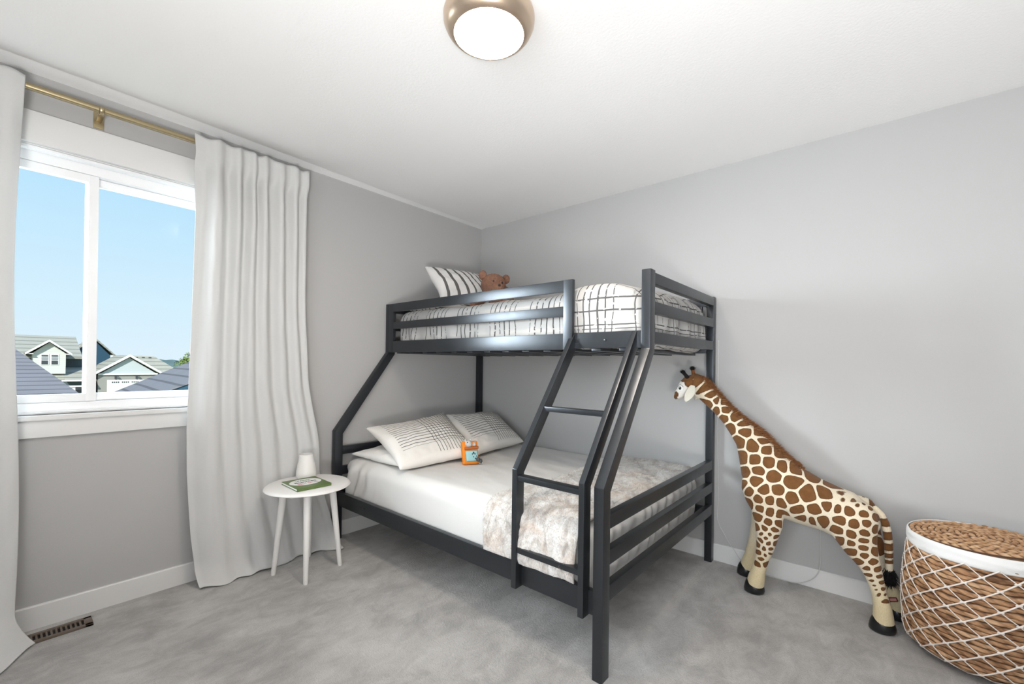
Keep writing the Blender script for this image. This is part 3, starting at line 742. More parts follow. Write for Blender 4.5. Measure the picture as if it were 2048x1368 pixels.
# ------------------------------------------------------------------ side table, vase, book
TX, TY, TZ = .336, -1.730, .495
st = tag(empty('side_table', (TX, TY, 0)), 'round white side table with four splayed legs in front of the curtain', 'side table')
MB().lathe([(.0005, 0), (.205, 0), (.218, -.003), (.2265, -.010), (.228, -.014), (.222, -.018), (.15, -.020), (.0005, -.020)], (TX, TY, TZ), 96).build('tabletop', M['tablewhite'], parent=st, angle=40)
ap = MB().tube([(TX-.12, TY-.06, TZ-.032), (TX+.12, TY+.06, TZ-.032)], .018, 12).tube([(TX-.06, TY+.12, TZ-.032), (TX+.06, TY-.12, TZ-.032)], .018, 12); ap.build('cross_brace', M['tablewhite'], parent=st)
for fx, fy in ((.262, -1.884), (.500, -1.812), (.425, -1.578), (.176, -1.645)):
    dx, dy = fx-TX, fy-TY; k = .72
    MB().tube([(TX+dx*k, TY+dy*k, TZ-.018), (TX+dx*(k+.02), TY+dy*(k+.02), TZ-.05), (fx, fy, .004), (fx, fy, 0)], [.0185, .0190, .0125, .0115], 18).build('leg', M['tablewhite'], parent=st)
vz = MB().lathe([(.0005, .000), (.045, .000), (.053, .004), (.0565, .014), (.055, .04), (.050, .075), (.043, .108), (.0385, .132), (.0375, .140), (.036, .1415), (.0345, .139), (.036, .12), (.046, .06), (.048, .02), (.0005, .012)], (.205, -1.683, TZ+.0005), 64)
tag(vz.build('vase', M['vase'], origin=(.205, -1.683, TZ), angle=50), 'white tapered ceramic vase on the round side table', 'vase')
# book: page block, boards, oval and lettering
bk = tag(empty('picture_book', (.363, -1.757, TZ)), 'green hardcover picture book with a white oval title lying on the side table', 'book')
BA, BB, BC, BD = [Vector(q) for q in ((.250, -1.846, 0), (.474, -1.850, 0), (.470, -1.664, 0), (.268, -1.655, 0))]
ex = ((BB-BA)+(BC-BD)).normalized(); ey = Vector((-ex.y, ex.x, 0)); ctr = (BA+BB+BC+BD)/4; lx, ly = .214, .188
RB = Matrix(((ex.x, ey.x, 0, ctr.x), (ex.y, ey.y, 0, ctr.y), (0, 0, 1, TZ), (0, 0, 0, 1)))
MB().box(-lx/2, -ly/2, .0005, lx/2, ly/2, .003, .0008, rot=RB).box(-lx/2, -ly/2, .0125, lx/2, ly/2, .015, .0008, rot=RB).box(lx/2-.003, -ly/2, .0005, lx/2, ly/2, .015, .0008, rot=RB).build('cover', M['green'], parent=bk)
MB().box(-lx/2+.004, -ly/2+.003, .003, lx/2-.003, ly/2-.003, .0125, rot=RB).build('pages', M['paper'], parent=bk, smooth=False)
ov = MB(); N = 48
ring = [RB @ Vector((-.014+.068*math.cos(2*PI*i/N), .000+.085*math.sin(2*PI*i/N), .0154)) for i in range(N)]
lo = [RB @ Vector((-.014+.068*math.cos(2*PI*i/N), .000+.085*math.sin(2*PI*i/N), .0149)) for i in range(N)]
ov.add(ring+lo, [tuple(range(N))]+[(i, (i+1) % N, N+(i+1) % N, N+i) for i in range(N)]); ov.build('title_oval', M['labelwhite'], parent=bk, smooth=False)
def lettering(txt, x, size, mat, name='title_lettering', y=.004):
    cu_ = bpy.data.curves.new('t', 'FONT'); cu_.body = txt; cu_.size = size; cu_.align_x = 'CENTER'; cu_.align_y = 'CENTER'; cu_.extrude = .0001; cu_.offset = .0009
    to = bpy.data.objects.new('t', cu_); COL.objects.link(to); bpy.context.view_layer.update()
    me = bpy.data.meshes.new_from_object(to.evaluated_get(bpy.context.evaluated_depsgraph_get())); bpy.data.objects.remove(to); bpy.data.curves.remove(cu_)
    me.transform(RB @ Matrix.Translation((x, y, .0156)) @ Matrix.Rotation(PI/2, 4, 'Z')); me.transform(world(bk).inverted()); me.materials.clear(); me.materials.append(mat)
    o = bpy.data.objects.new(name, me); COL.objects.link(o); o.parent = bk
lettering('What', -.050, .034, M['inkgreen'], y=0); lettering('Bunnies', -.015, .038, M['ink'], y=0); lettering('like best', .020, .033, M['inkpink'], y=0)
# ------------------------------------------------------------------ giraffe
GI = tag(empty('toy_giraffe', (2.60, -.19, 0)), 'large standing plush giraffe toy beside the bunk bed, its head reaching into the bed frame', 'stuffed animal')
YC = -.185
def loft(chain, seg=22):
    """chain: (x, y, z, r_in_plane, r_y) -> closed tube with rounded ends"""
    mb = MB(); P = [Vector(c[:3]) for c in chain]; n = len(P); vs = []; fs = []
    rows = []
    for i in range(n):
        a, b = P[max(0, i-1)], P[min(n-1, i+1)]; t = (b-a).normalized()
        w = Vector((0, 1, 0)); w = (w-t*w.dot(t)).normalized(); u = t.cross(w)
        rows.append((P[i], u, w, chain[i][3], chain[i][4], t))
    full = []
    p, u, w, r, ry, t = rows[0]
    for k in (1.0, .8, .45): full.append((p-t*min(r, ry)*k*.9, u, w, r*math.sqrt(max(0.02, 1-k*k)), ry*math.sqrt(max(.02, 1-k*k))))
    full += [q[:5] for q in rows]
    p, u, w, r, ry, t = rows[-1]
    for k in (.45, .8, 1.0): full.append((p+t*min(r, ry)*k*.9, u, w, r*math.sqrt(max(0.02, 1-k*k)), ry*math.sqrt(max(.02, 1-k*k))))
    for p, u, w, r, ry in full:
        for k in range(seg):
            a = 2*PI*k/seg; vs.append(p+u*math.cos(a)*r+w*math.sin(a)*ry)
    m = len(full)
    for i in range(m-1):
        for k in range(seg): fs.append((i*seg+k, i*seg+(k+1) % seg, (i+1)*seg+(k+1) % seg, (i+1)*seg+k))
    fs.append(tuple(range(seg))[::-1]); fs.append(tuple((m-1)*seg+k for k in range(seg)))
    return mb.add(vs, fs)
def C(L, y, k=.9, ry=None): return [(x, y if not callable(y) else y(i), z, r, (ry[i] if ry else r*k)) for i, (x, z, r) in enumerate(L)]
chains = []
chains.append(C([(1.985, 1.090, .046), (2.006, 1.084, .055), (2.059, 1.031, .051), (2.129, .961, .044), (2.181, .907, .046), (2.226, .860, .057), (2.282, .800, .075), (2.325, .726, .100), (2.356, .660, .125), (2.400, .600, .150)], YC, ry=[.04, .042, .042, .042, .045, .054, .066, .080, .092, .100]))
chains.append(C([(2.37, .585, .125), (2.43, .562, .145), (2.50, .532, .142), (2.575, .508, .128), (2.650, .490, .118), (2.715, .470, .120), (2.770, .458, .092)], YC, ry=[.095, .118, .130, .128, .120, .115, .085]))
for sgn in (-1, 1):                                     # shoulders, fore and hind legs
    yl = YC+sgn*.088
    if sgn < 0:
        F = [(2.352, .600, .088), (2.360, .555, .098), (2.375, .500, .092), (2.391, .444, .077), (2.398, .370, .064), (2.391, .302, .050), (2.384, .245, .041), (2.370, .185, .033), (2.354, .118, .034), (2.345, .075, .040), (2.340, .045, .042)]
        Hd = [(2.737, .520, .090), (2.741, .470, .100), (2.750, .410, .090), (2.776, .345, .066), (2.800, .302, .050), (2.820, .254, .037), (2.834, .205, .031), (2.845, .160, .029), (2.854, .115, .034), (2.858, .072, .038), (2.858, .045, .041)]
    else:
        F = [(2.345, .600, .085), (2.348, .555, .092), (2.350, .500, .086), (2.348, .444, .070), (2.338, .370, .056), (2.322, .302, .043), (2.308, .250, .036), (2.294, .190, .031), (2.280, .120, .033), (2.270, .075, .038), (2.264, .045, .040)]
        Hd = [(2.740, .520, .085), (2.748, .470, .094), (2.765, .410, .084), (2.800, .345, .060), (2.830, .302, .045), (2.852, .254, .035), (2.868, .205, .030), (2.882, .160, .028), (2.896, .115, .032), (2.906, .072, .037), (2.910, .045, .040)]
    kf = [.55, .62, .62, .66, .72, .82, .9, 1, 1, 1, 1]
    chains.append([(x, YC+sgn*(.062+.030*min(1, i/5)), z, r, r*kf[i]) for i, (x, z, r) in enumerate(F)])
    chains.append([(x, YC+sgn*(.062+.028*min(1, i/5)), z, r, r*kf[i]) for i, (x, z, r) in enumerate(Hd)])
HY = YC-.012
chains.append([(1.892, HY-.012, 1.006, .020, .024), (1.903, HY-.010, 1.020, .030, .033), (1.922, HY-.008, 1.042, .040, .037), (1.944, HY-.006, 1.066, .050, .044), (1.968, HY-.003, 1.088, .055, .048), (1.990, HY, 1.098, .052, .048), (2.010, HY, 1.092, .045, .044)])
mb = MB()
for c in chains:
    q = loft(c); mb.add(q.v, q.f)
tmp = mb.build('tmp', M['giraffe'], merge=False, smooth=False)
rm = tmp.modifiers.new('r', 'REMESH'); rm.mode = 'VOXEL'; rm.voxel_size = .0055
sm = tmp.modifiers.new('s', 'SMOOTH'); sm.factor = .5; sm.iterations = 7
dg = bpy.context.evaluated_depsgraph_get()
me = bpy.data.meshes.new_from_object(tmp.evaluated_get(dg)); me.name = 'body'
bpy.data.objects.remove(tmp)
me.transform(world(GI).inverted())
gb = bpy.data.objects.new('body', me); COL.objects.link(gb); gb.parent = GI
me.materials.clear(); me.materials.append(M['giraffe'])
for p in me.polygons: p.use_smooth = True
SP_NECK=[(2.067,1.076),(2.025,1.118),(2.097,1.031),(2.123,1.002),(2.152,0.993),(2.082,0.976),(2.124,0.942),(2.161,0.903),(2.184,0.968),(2.223,0.915),(2.197,0.849),(2.280,0.901),(2.273,0.849),(2.343,0.836),(2.242,0.780),(2.325,0.770),(2.379,0.760),(2.263,0.698),(2.383,0.820),(2.433,0.745),(2.336,0.695),(2.390,0.694)]
SP_BODY=[(2.517,0.701),(2.462,0.682),(2.349,0.649),(2.283,0.616),(2.421,0.628),(2.344,0.592),(2.279,0.558),(2.501,0.616),(2.579,0.646),(2.307,0.532),(2.383,0.556),(2.357,0.500),(2.411,0.508),(2.441,0.563),(2.454,0.506),(2.504,0.536),(2.569,0.567),(2.644,0.577),(2.659,0.611),(2.314,0.469),(2.363,0.457),(2.413,0.448),(2.532,0.485),(2.600,0.498),(2.555,0.448),(2.585,0.445),(2.626,0.454),(2.657,0.529),(2.450,0.440)]
SP_FLEG=[(2.357,0.410),(2.403,0.393),(2.448,0.396),(2.387,0.359),(2.430,0.359),(2.357,0.346),(2.372,0.328),(2.416,0.333),(2.392,0.311),(2.430,0.326),(2.373,0.294),(2.407,0.287),(2.431,0.288),(2.358,0.263),(2.388,0.252),(2.412,0.256),(2.364,0.225),(2.393,0.223),(2.374,0.195),(2.407,0.232),(2.359,0.163),(2.388,0.172)]
SP_HLEG=[(2.711,0.609),(2.751,0.590),(2.793,0.582),(2.816,0.561),(2.706,0.571),(2.763,0.557),(2.685,0.522),(2.732,0.522),(2.790,0.521),(2.827,0.510),(2.700,0.475),(2.753,0.471),(2.799,0.482),(2.693,0.421),(2.743,0.418),(2.790,0.435),(2.828,0.458),(2.705,0.381),(2.738,0.376),(2.787,0.401),(2.787,0.369),(2.832,0.406),(2.747,0.341),(2.791,0.332),(2.828,0.357),(2.776,0.298),(2.818,0.311),(2.847,0.338),(2.799,0.276),(2.836,0.278),(2.807,0.249),(2.818,0.224),(2.844,0.252),(2.851,0.226),(2.826,0.207),(2.833,0.191),(2.855,0.198),(2.844,0.176),(2.863,0.172),(2.866,0.155)]
bvh_v = [world(gb) @ v.co for v in me.vertices]; bvh = BVHTree.FromPolygons(bvh_v, [tuple(p.vertices) for p in me.polygons])
seeds = []
for L in (SP_NECK, SP_BODY, SP_FLEG, SP_HLEG):
    for x, z in L:
        h = bvh.ray_cast(Vector((x, -1.2, z)), Vector((0, 1, 0)))
        p = h[0] if h[0] is not None else bvh.find_nearest(Vector((x, YC-.08, z)))[0]
        # the smaller the distance to neighbouring marks, the smaller the mark
        for sg in ((0, 1) if abs(p.y-YC) > .032 else (0,)):
            q = Vector(p)
            if sg:
                q.y = 2*YC-q.y
                if L is SP_FLEG or (L is SP_HLEG and z < .35): q.x += (-.075 if L is SP_FLEG else .05)*sstep(.45, .10, z)
                q = bvh.find_nearest(q+Vector((random.uniform(-.02, .02), 0, random.uniform(-.02, .02))))[0]
            seeds.append(q)
extra = [(1.962, HY, 1.150), (1.950, HY-.04, 1.105), (1.950, HY+.04, 1.105), (1.978, HY-.052, 1.075), (1.899, HY-.030, 1.028), (1.893, HY, 1.030), (1.899, HY+.025, 1.028)]
SD = np.array([tuple(s) for s in seeds]); EX = np.array(extra)
V = np.array([tuple(v) for v in bvh_v])
pat = np.zeros(len(V))
for i0 in range(0, len(V), 4000):
    vv = V[i0:i0+4000]; d = np.linalg.norm(vv[:, None, :]-SD[None], axis=2); d.sort(axis=1)
    z = vv[:, 2]; x = vv[:, 0]
    gap = .0112+.001*np.clip((.42-z)/.2, 0, 1)+.0005*np.clip((z-.7)/.2, 0, 1)
    R = .080*np.clip((z-.02)/.46, .30, 1)
    kk = (150+330*np.clip((.46-z)/.22, 0, 1)+120*np.clip((z-.72)/.15, 0, 1))[:, None]; soft = d[:, 1]-np.log(np.exp(-kk*(d[:, 1:7]-d[:, 1:2])).sum(1))/kk[:, 0]
    pat[i0:i0+4000] = np.minimum(soft-d[:, 0]-gap+.0025, (R-d[:, 0])*.9)
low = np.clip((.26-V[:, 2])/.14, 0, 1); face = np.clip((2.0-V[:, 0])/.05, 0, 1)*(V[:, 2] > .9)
z, x, y = V[:, 2], V[:, 0], V[:, 1]
legcut = np.where(x < 2.6, .150, .140)
pat = np.where(z < legcut, -.02, pat)
belly = (np.abs(y-YC) < .10) & (z < .475-.20*(x-2.45)) & (x > 2.46) & (x < 2.68)
pat = np.where(belly & (z < .445-.2*(x-2.45)), -.015, pat)
# face: brown brow and nose on an off-white muzzle
ex = np.full(len(V), -1.0)
def blob(c, r, sc=(1, 1, 1)):
    d = (V-np.array(c))/np.array(sc); return r-np.linalg.norm(d, axis=1)
fm = (x < 2.000) & (z > .9)
brow = np.maximum(blob((1.958, HY, 1.136), .056, (1, 1.2, 1)), blob((1.976, HY-.05, 1.098), .030)); brow = np.maximum(brow, blob((1.976, HY+.05, 1.098), .030))
nose = np.maximum(blob((1.886, HY-.01, 1.016), .027, (1, 1.6, 1)), blob((1.905, HY-.01, 1.055), .024, (1, .9, 1)))
for sy in (-1, 1): nose = np.maximum(nose, np.maximum(blob((1.897, HY+sy*.034, 1.026), .019, (1, 1, .9)), blob((1.991, HY+sy*.045, 1.060), .010)))
fp = np.maximum(np.maximum(brow, nose)*.6, -.02)
pat = np.where(fm, fp, pat)
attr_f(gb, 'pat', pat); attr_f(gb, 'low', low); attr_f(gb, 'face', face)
def gp(name, mb, m, label=None, **k):
    o = mb.build(name, M[m], parent=GI, **k)
    if label: o['label'] = label
    return o
# mane
fine = []
crest = [(1.992, 1.148), (2.040, 1.112), (2.085, 1.066), (2.130, 1.012), (2.175, .965), (2.222, .925), (2.285, .880), (2.345, .838), (2.40, .795), (2.455, .745), (2.505, .708), (2.545, .688)]
def on_crest(t):
    t *= len(crest)-1; i = min(int(t), len(crest)-2); k = t-i; a, b = crest[i], crest[i+1]
    return a[0]+(b[0]-a[0])*k, a[1]+(b[1]-a[1])*k, Vector((b[0]-a[0], 0, b[1]-a[1])).normalized()
for i in range(5200):
    t = random.random(); x_, z_, tg = on_crest(t); up = Vector((-tg.z, 0, tg.x)); up = up if up.z > 0 else -up
    y_ = YC+random.gauss(0, .012); hit = bvh.ray_cast(Vector((x_, y_, z_))+up*.25, -up)
    p = hit[0] if hit[0] is not None else Vector((x_, y_, z_))
    L = random.uniform(.020, .036)*(1-.45*sstep(.75, 1, t))*(.65+.35*sstep(0, .12, t))
    d = up*1.0+tg*random.uniform(.35, 1.0)+Vector((0, (y_-YC)*16+random.gauss(0, .16), 0))
    fine.append((p-up*.003, d, L, random.uniform(.0007, .0013)))
gp('mane', MB().blades(fine), 'mane', 'russet mane', merge=False, angle=180)
# ears, horns, eyes
for sg in (-1, 1):
    ear = MB(); base = Vector((1.998, HY+sg*.042, 1.082)); tip = Vector((1.968, HY+sg*.082, .986)); ax = tip-base; side = Vector((1, 0, -.25)).normalized()
    def E_(sd):
        def fn(u, v):
            w = .026*math.sin(PI*min(1, (.10+.90*v)))**.7*(1.0 if v < .98 else .6); a = 2*u-1
            c = base+ax*v+side*(a*w+.006*math.sin(PI*v)); cup = .010*(a*a)*(1-v*.5); th = .0038*math.sqrt(max(0, 1-a*a))*(1-v**6)
            return c+Vector((0, sg*(cup+.010*math.sin(PI*v)+sd*th), 0))
        return fn
    ear.grid(E_(1), 14, 20).grid(E_(-1), 14, 20); gp('ear', ear, 'ear', angle=180)
    hb = Vector((1.958, HY+sg*.030, 1.130)) if sg < 0 else Vector((1.976, HY+sg*.030, 1.142)); ht = Vector((1.940, HY+sg*.038, 1.155)) if sg < 0 else Vector((1.968, HY+sg*.034, 1.176))
    ho = gp('horn', MB().tube([hb-(ht-hb)*.3, hb, hb+(ht-hb)*.5, ht, ht+(ht-hb)*.15], [.0125, .012, .0105, .0095, .004], 16), 'black_fur' if sg < 0 else 'brownfur', angle=180)
    tf = [(ht+Vector((random.gauss(0, .005), random.gauss(0, .005), random.gauss(0, .004))), (ht-hb).normalized()+Vector((random.gauss(0, .45), random.gauss(0, .45), random.gauss(0, .2))), random.uniform(.010, .024), .0010) for _ in range(420)]
    MB().ball(ht, .0115, 14, 10).blades(tf).build('tuft', M['black_fur'], parent=ho, merge=False, angle=180)
    ec = Vector((1.925, HY+sg*.044, 1.064)); h = bvh.find_nearest(ec)[0]; h = Vector(h)
    gp('eye_patch', MB().ball(h, (.017, .006, .019), 20, 14), 'labelwhite', 'white felt eye patch', angle=180)
    eo = gp('eye', MB().ball(h+Vector((-.002, sg*.004, -.001)), (.0088, .0055, .010), 20, 14), 'plastic_black', angle=180)
    MB().ball(h+Vector((-.004, sg*.0092, .003)), .0018, 10, 8).build('catchlight_dot', M['labelwhite'], parent=eo, angle=180)
    gp('eyelash', MB().tube([h+Vector((.017-.032*t, sg*(.0045+.002*math.sin(PI*t)), .006+.014*math.sin(PI*t))) for t in np.linspace(0, 1, 10)], .0010, 8), 'plastic_black', angle=180)
mo = MB().tube([Vector(bvh.find_nearest(Vector(q))[0]) for q in ((1.905, HY-.05, .990), (1.895, HY-.045, .992), (1.884, HY-.035, .993), (1.876, HY-.01, .996), (1.884, HY+.02, .993), (1.898, HY+.04, .991))], .0018, 8); gp('mouth', mo, 'ink', angle=180)
# hooves
for cx, cy, ang in ((2.340, YC-.092, 0), (2.262, YC+.092, 0), (2.860, YC-.090, 0), (2.912, YC+.090, 0)):
    hv = MB(); N = 32; prof = [(.0005, .000), (.040, .000), (.048, .006), (.0495, .018), (.0465, .032), (.041, .046), (.036, .052), (.0005, .052)]
    def hoof(v):
        lx_, ly_, lz = v; return (cx+lx_*1.0-.006*(1-lz/.05)+(.0), cy+ly_*.90, lz*(1.12+.28*(lx_/.05)*-1 if lz > .02 else 1)+.001)
    q = MB().lathe(prof, seg=N); hv.add([hoof(v) for v in q.v], q.f); gp('hoof', hv, 'plastic_black', angle=60)
# tail
tc = [(2.826, YC, .530, .012), (2.848, YC, .505, .0135), (2.862, YC, .470, .0155), (2.870, YC, .430, .0165), (2.874, YC, .385, .0165), (2.876, YC, .335, .0160), (2.877, YC, .290, .0150), (2.879, YC, .250, .0130)]
fchain = []
for i in range(len(tc)-1):
    for k in range(6):
        t = k/6; fchain.append(tuple(tc[i][j]*(1-t)+tc[i+1][j]*t for j in range(4)))
fchain.append(tc[-1])
tl = loft([(a, b, c, r, r) for a, b, c, r in fchain], 32).build('tail', M['giraffe'], parent=GI, angle=180, merge=False); tl['label'] = 'spotted tail'
tv = np.array([tuple(world(tl) @ v.co) for v in tl.data.vertices]); tz = tv[:, 2]; tp_ = np.full(len(tz), -1.0)
for zc, hw in ((.475, .020), (.413, .020), (.362, .018), (.322, .012), (.293, .010)): tp_ = np.maximum(tp_, hw-np.abs(tz-zc-.2*(tv[:, 0]-2.87)))
attr_f(tl, 'pat', tp_*.8); attr_f(tl, 'low', np.full(len(tz), .15)); attr_f(tl, 'face', np.zeros(len(tz)))
tf = [(Vector((2.879+random.gauss(0, .008), YC+random.gauss(0, .008), .258-random.random()*.05)), Vector((random.gauss(.05, .35), random.gauss(0, .35), -1)), random.uniform(.025, .05), .0018) for _ in range(900)]
MB().ball((2.880, YC, .222), (.017, .017, .036), 18, 12).blades(tf).build('tail_tuft', M['black_fur'], parent=tl, merge=False, angle=180)
tg_ = MB().box(-.017, -.0012, -.009, .017, .0012, .009, .004, 3, rot=Matrix.Translation((2.893, YC+.052, .100)) @ Matrix.Rotation(-.35, 4, 'Y')); to = gp('sewn_label', tg_, 'redtag')
MB().box(-.013, -.0022, -.006, .013, .0, .006, .003, 3, rot=Matrix.Translation((2.893, YC+.052, .100)) @ Matrix.Rotation(-.35, 4, 'Y')).build('label_face', M['pinktag'], parent=to)

# ------------------------------------------------------------------ basket
BXC, BYC = BK
BS = tag(empty('laundry_basket', (BXC, BYC, 0)), 'round woven basket with lid, white liner band and rope net by the giraffe', 'basket')
HB = .462
def brad(z):
    t = z/HB
    return .150+.072*sstep(0, .13, t)**.7+.016*math.sin(PI*min(1, t*1.05))-.004*t
NR, PER, NUa = 24, 6, 720
rh = HB/NR; vs = []; fs = []; st_, hg = [], []
rw = [random.random() for _ in range(NR*3)]
for j in range(NR*PER+1):
    zz = j*rh/PER; row = min(NR-1, j//PER); t = (j/PER) % 1.0
    for i in range(NUa):
        a = 2*PI*i/NUa; b_ = math.sqrt(max(0, math.sin(PI*t))) if j % PER else 0
        tw = math.sin(a*30+rw[row]*40+t*3.2+1.5*nz(a*3, row)); ww = .006*nz(a*2.5, row*3.7)
        r = brad(zz)+.0105*b_*(.75+.35*tw+.35*nz(a*5, row*2.1))
        vs.append((BXC+r*math.cos(a), BYC+r*math.sin(a), max(.001, zz+ww*(0 if j in (0, NR*PER) else 1))))
        hg.append(b_*(.65+.35*tw)); st_.append(.5+.55*nz(a*2.2+row*9.1, row*4.3, 1)+.25*nz(a*9, row*7.7+t*1.5))
for j in range(NR*PER):
    for i in range(NUa): fs.append((j*NUa+i, j*NUa+(i+1) % NUa, (j+1)*NUa+(i+1) % NUa, (j+1)*NUa+i))
fs.append(tuple(range(NUa))[::-1])
bo = MB().add(vs, fs).build('woven_body', M['weave'], parent=BS, merge=False, angle=180); attr_f(bo, 'strand', st_); attr_f(bo, 'hgt', hg)
# liner band
rt = brad(HB)+.013
band = MB().grid(lambda u, v: (BXC+(rt-.004+.003*nz(u*20, v*3)+.006*math.sin(PI*v)**.5)*math.cos(2*PI*u), BYC+(rt-.004+.003*nz(u*20, v*3)+.006*math.sin(PI*v)**.5)*math.sin(2*PI*u), HB-.022+.058*v-.004*nz(u*9, 4)*(1-v)), 160, 12, wu=True)
bnd = band.build('liner_band', M['cottonband'], parent=BS, angle=180); so = bnd.modifiers.new('t', 'SOLIDIFY'); so.thickness = .004; so.offset = -1
# lid
RL = brad(HB)+.006; ZL = HB+.036; NRl, Pl = 11, 6; vs = []; fs = []; st_, hg = [], []
for j in range(NRl*Pl+1):
    r0 = RL*j/(NRl*Pl); row = min(NRl-1, j//Pl); t = (j/Pl) % 1
    for i in range(480):
        a = 2*PI*i/480; b_ = math.sqrt(max(0, math.sin(PI*t))) if j % Pl else 0
        kf = max(4, round(row*4.2)); tw = math.sin(a*kf+t*2.8*(1 if row % 2 else -1)+1.2*nz(math.cos(a)*2, math.sin(a)*2, row))
        z_ = ZL+.008*b_*(.7+.45*tw)+.008*(1-(r0/RL)**2)+.004*nz(math.cos(a)*r0*9, math.sin(a)*r0*9, 3)+.010*math.sin(a+2.2)*(r0/RL)
        rr = max(r0, .0008)+.003*nz(math.cos(a)*2, math.sin(a)*2, row*3.3)*(1 if 0 < j < NRl*Pl else 0)
        vs.append((BXC+rr*math.cos(a), BYC+rr*math.sin(a), z_)); hg.append(b_*(.6+.4*tw)); st_.append(.58+.5*nz(math.cos(a)*3+row*5, math.sin(a)*3, row)+.3*tw*.5)
for j in range(NRl*Pl):
    for i in range(480): fs.append((j*480+i, j*480+(i+1) % 480, (j+1)*480+(i+1) % 480, (j+1)*480+i))
o0 = NRl*Pl*480
for i in range(480):                               # rim edge and underside
    x_, y_, z_ = vs[o0+i]; vs.append((x_*1.0, y_*1.0, z_-.016)); hg.append(.35); st_.append(st_[o0+i])
for i in range(480): fs.append((o0+i, o0+(i+1) % 480, o0+480+(i+1) % 480, o0+480+i))
fs.append(tuple(o0+480+i for i in range(480)))
lo_ = MB().add(vs, fs).build('lid', M['weave'], parent=BS, merge=False, angle=180); attr_f(lo_, 'strand', st_); attr_f(lo_, 'hgt', hg)
# rope net
NC, NRN = 16, 6; dzn = (HB-.012-.012)/NRN
def node(i, k, out=.0125):
    zz = HB-.012-k*dzn/2; a = 2*PI*(i+.5*(k % 2))/NC+NETA
    zz = max(.012, zz); r = brad(zz)+out; return a, zz
def seg_pts(a0, z0, a1, z1, n=7):
    L = []
    for q in range(n+1):
        t = q/n; a = a0+(a1-a0)*t; zz = z0+(z1-z0)*t+.0035*math.sin(PI*t)*0
        r = brad(zz)+.0125; L.append((BXC+r*math.cos(a), BYC+r*math.sin(a), zz))
    return L
net = MB()
for k in range(NRN*2):
    for i in range(NC):
        a, zz = node(i, k); off = .5*(k % 2)
        for dirn in (-1, 1):
            a2 = a+dirn*PI/NC; z2 = max(.012, HB-.012-(k+1)*dzn/2)
            rr = .0021 if dirn > 0 else .0031
            net.tube(seg_pts(a, zz, a2, z2), rr, 7, cap=False, flat=1.0 if dirn > 0 else .85)
        if k:
            r = brad(zz)+.0125; net.tube([(BXC+r*math.cos(a+d), BYC+r*math.sin(a+d), zz+d*.05) for d in np.linspace(-.035, .035, 5)], .0040, 7)
net.build('rope_net', M['rope'], parent=BS, merge=False, angle=180)

# cord along the wall
def cspline(P, n=10):
    P = [Vector(p) for p in P]; out = []
    for i in range(len(P)-1):
        p0, p1, p2, p3 = P[max(0, i-1)], P[i], P[i+1], P[min(len(P)-1, i+2)]
        for k in range(n):
            t = k/n; out.append(.5*((2*p1)+(p2-p0)*t+(2*p0-5*p1+4*p2-p3)*t*t+(3*p1-p0-3*p2+p3)*t**3))
    return out+[P[-1]]
cd = cspline([(2.072, -.005, 1.36), (2.070, -.006, .90), (2.080, -.005, .42), (2.076, -.006, .26), (2.118, -.005, .168), (2.165, -.018, .108), (2.23, -.022, .03), (2.32, -.028, .005), (2.42, -.030, .004), (2.50, -.024, .008), (2.565, -.020, .05), (2.596, -.019, .112), (2.597, -.005, .20), (2.597, -.005, .33)])
tag(MB().tube(cd, .0022, 8).build('power_cord', M['cord'], origin=(2.3, -.01, 0), angle=180), 'thin white cord trailing down the wall and along the baseboard behind the giraffe', 'cord')
# ------------------------------------------------------------------ outside
G0 = -4.6
STRUCT('ground', MB().grid(lambda u, v: (-1.5-u*420, -260+v*520, G0), 20, 20), M['grass'])
def gable_roof(mb, yc, hw, ze, zp, x0, x1, th=.25, over=0.0):
    """ridge along x: two slopes, front at x1 (towards the room)"""
    dz = zp-ze
    for s in (-1, 1):
        a = (yc, zp); b = (yc+s*hw, ze)
        mb.prism([(a[0], a[1]), (b[0], b[1]), (b[0], b[1]+th), (a[0], a[1]+th)], 'x', x0, x1)
    return mb
# two-storey house with a white front gable
hA = tag(empty('house', (-84, 1, G0)), 'two storey house with a small white front gable and tan shingle roof', 'house')
def ap_(name, mb, m, par=hA, **k): return mb.build(name, M[m], parent=par, smooth=False, **k)
ap_('wall', MB().box(-96, -12, G0, -84.5, 5.4, 1.6), 'sid_slate')
mr = MB().prism([(-83.2, 1.55), (-91.5, 4.62), (-99, 1.55), (-99, 1.3), (-91.5, 4.30), (-83.2, 1.25)], 'y', -14, 4.9); ap_('main_roof', mr, 'roof_tan')
ap_('gable_wall', MB().prism([(.10, -.75), (3.05, -.75), (3.05, 1.95), (1.55, 3.35), (.10, 1.95)], 'x', -90, -80.2), 'sid_white')
gr = MB(); gable_roof(gr, 1.50, 2.10, 1.86, 3.62, -90, -79.75, .14); ap_('gable_roof', gr, 'roof_tan')
fa = MB()
for s in (-1, 1):
    fa.prism([(1.50, 3.72), (1.50+s*2.12, 1.94), (1.50+s*2.12, 1.68), (1.50, 3.42)], 'x', -79.78, -79.6)
fa.box(-80.0, -.60, 1.78, -79.7, .12, 1.90).box(-80.0, 3.02, 1.78, -79.7, 3.62, 1.90); ap_('bargeboard', fa, 'extwhite')
for y0_, y1_ in ((.84, 1.42), (1.74, 2.32)):
    w_ = ap_('window', MB().box(-80.22, y0_-.10, .42, -80.14, y1_+.10, 1.82), 'extwhite')
    for z0_, z1_ in ((1.52, 1.70), (.50, .98)): MB().box(-80.16, y0_, z0_, -80.10, y1_, z1_).build('pane', M['extdark'], parent=w_, smooth=False)
    MB().box(-80.16, y0_, 1.08, -80.10, y1_, 1.44).build('pane', M['extgrey'], parent=w_, smooth=False)
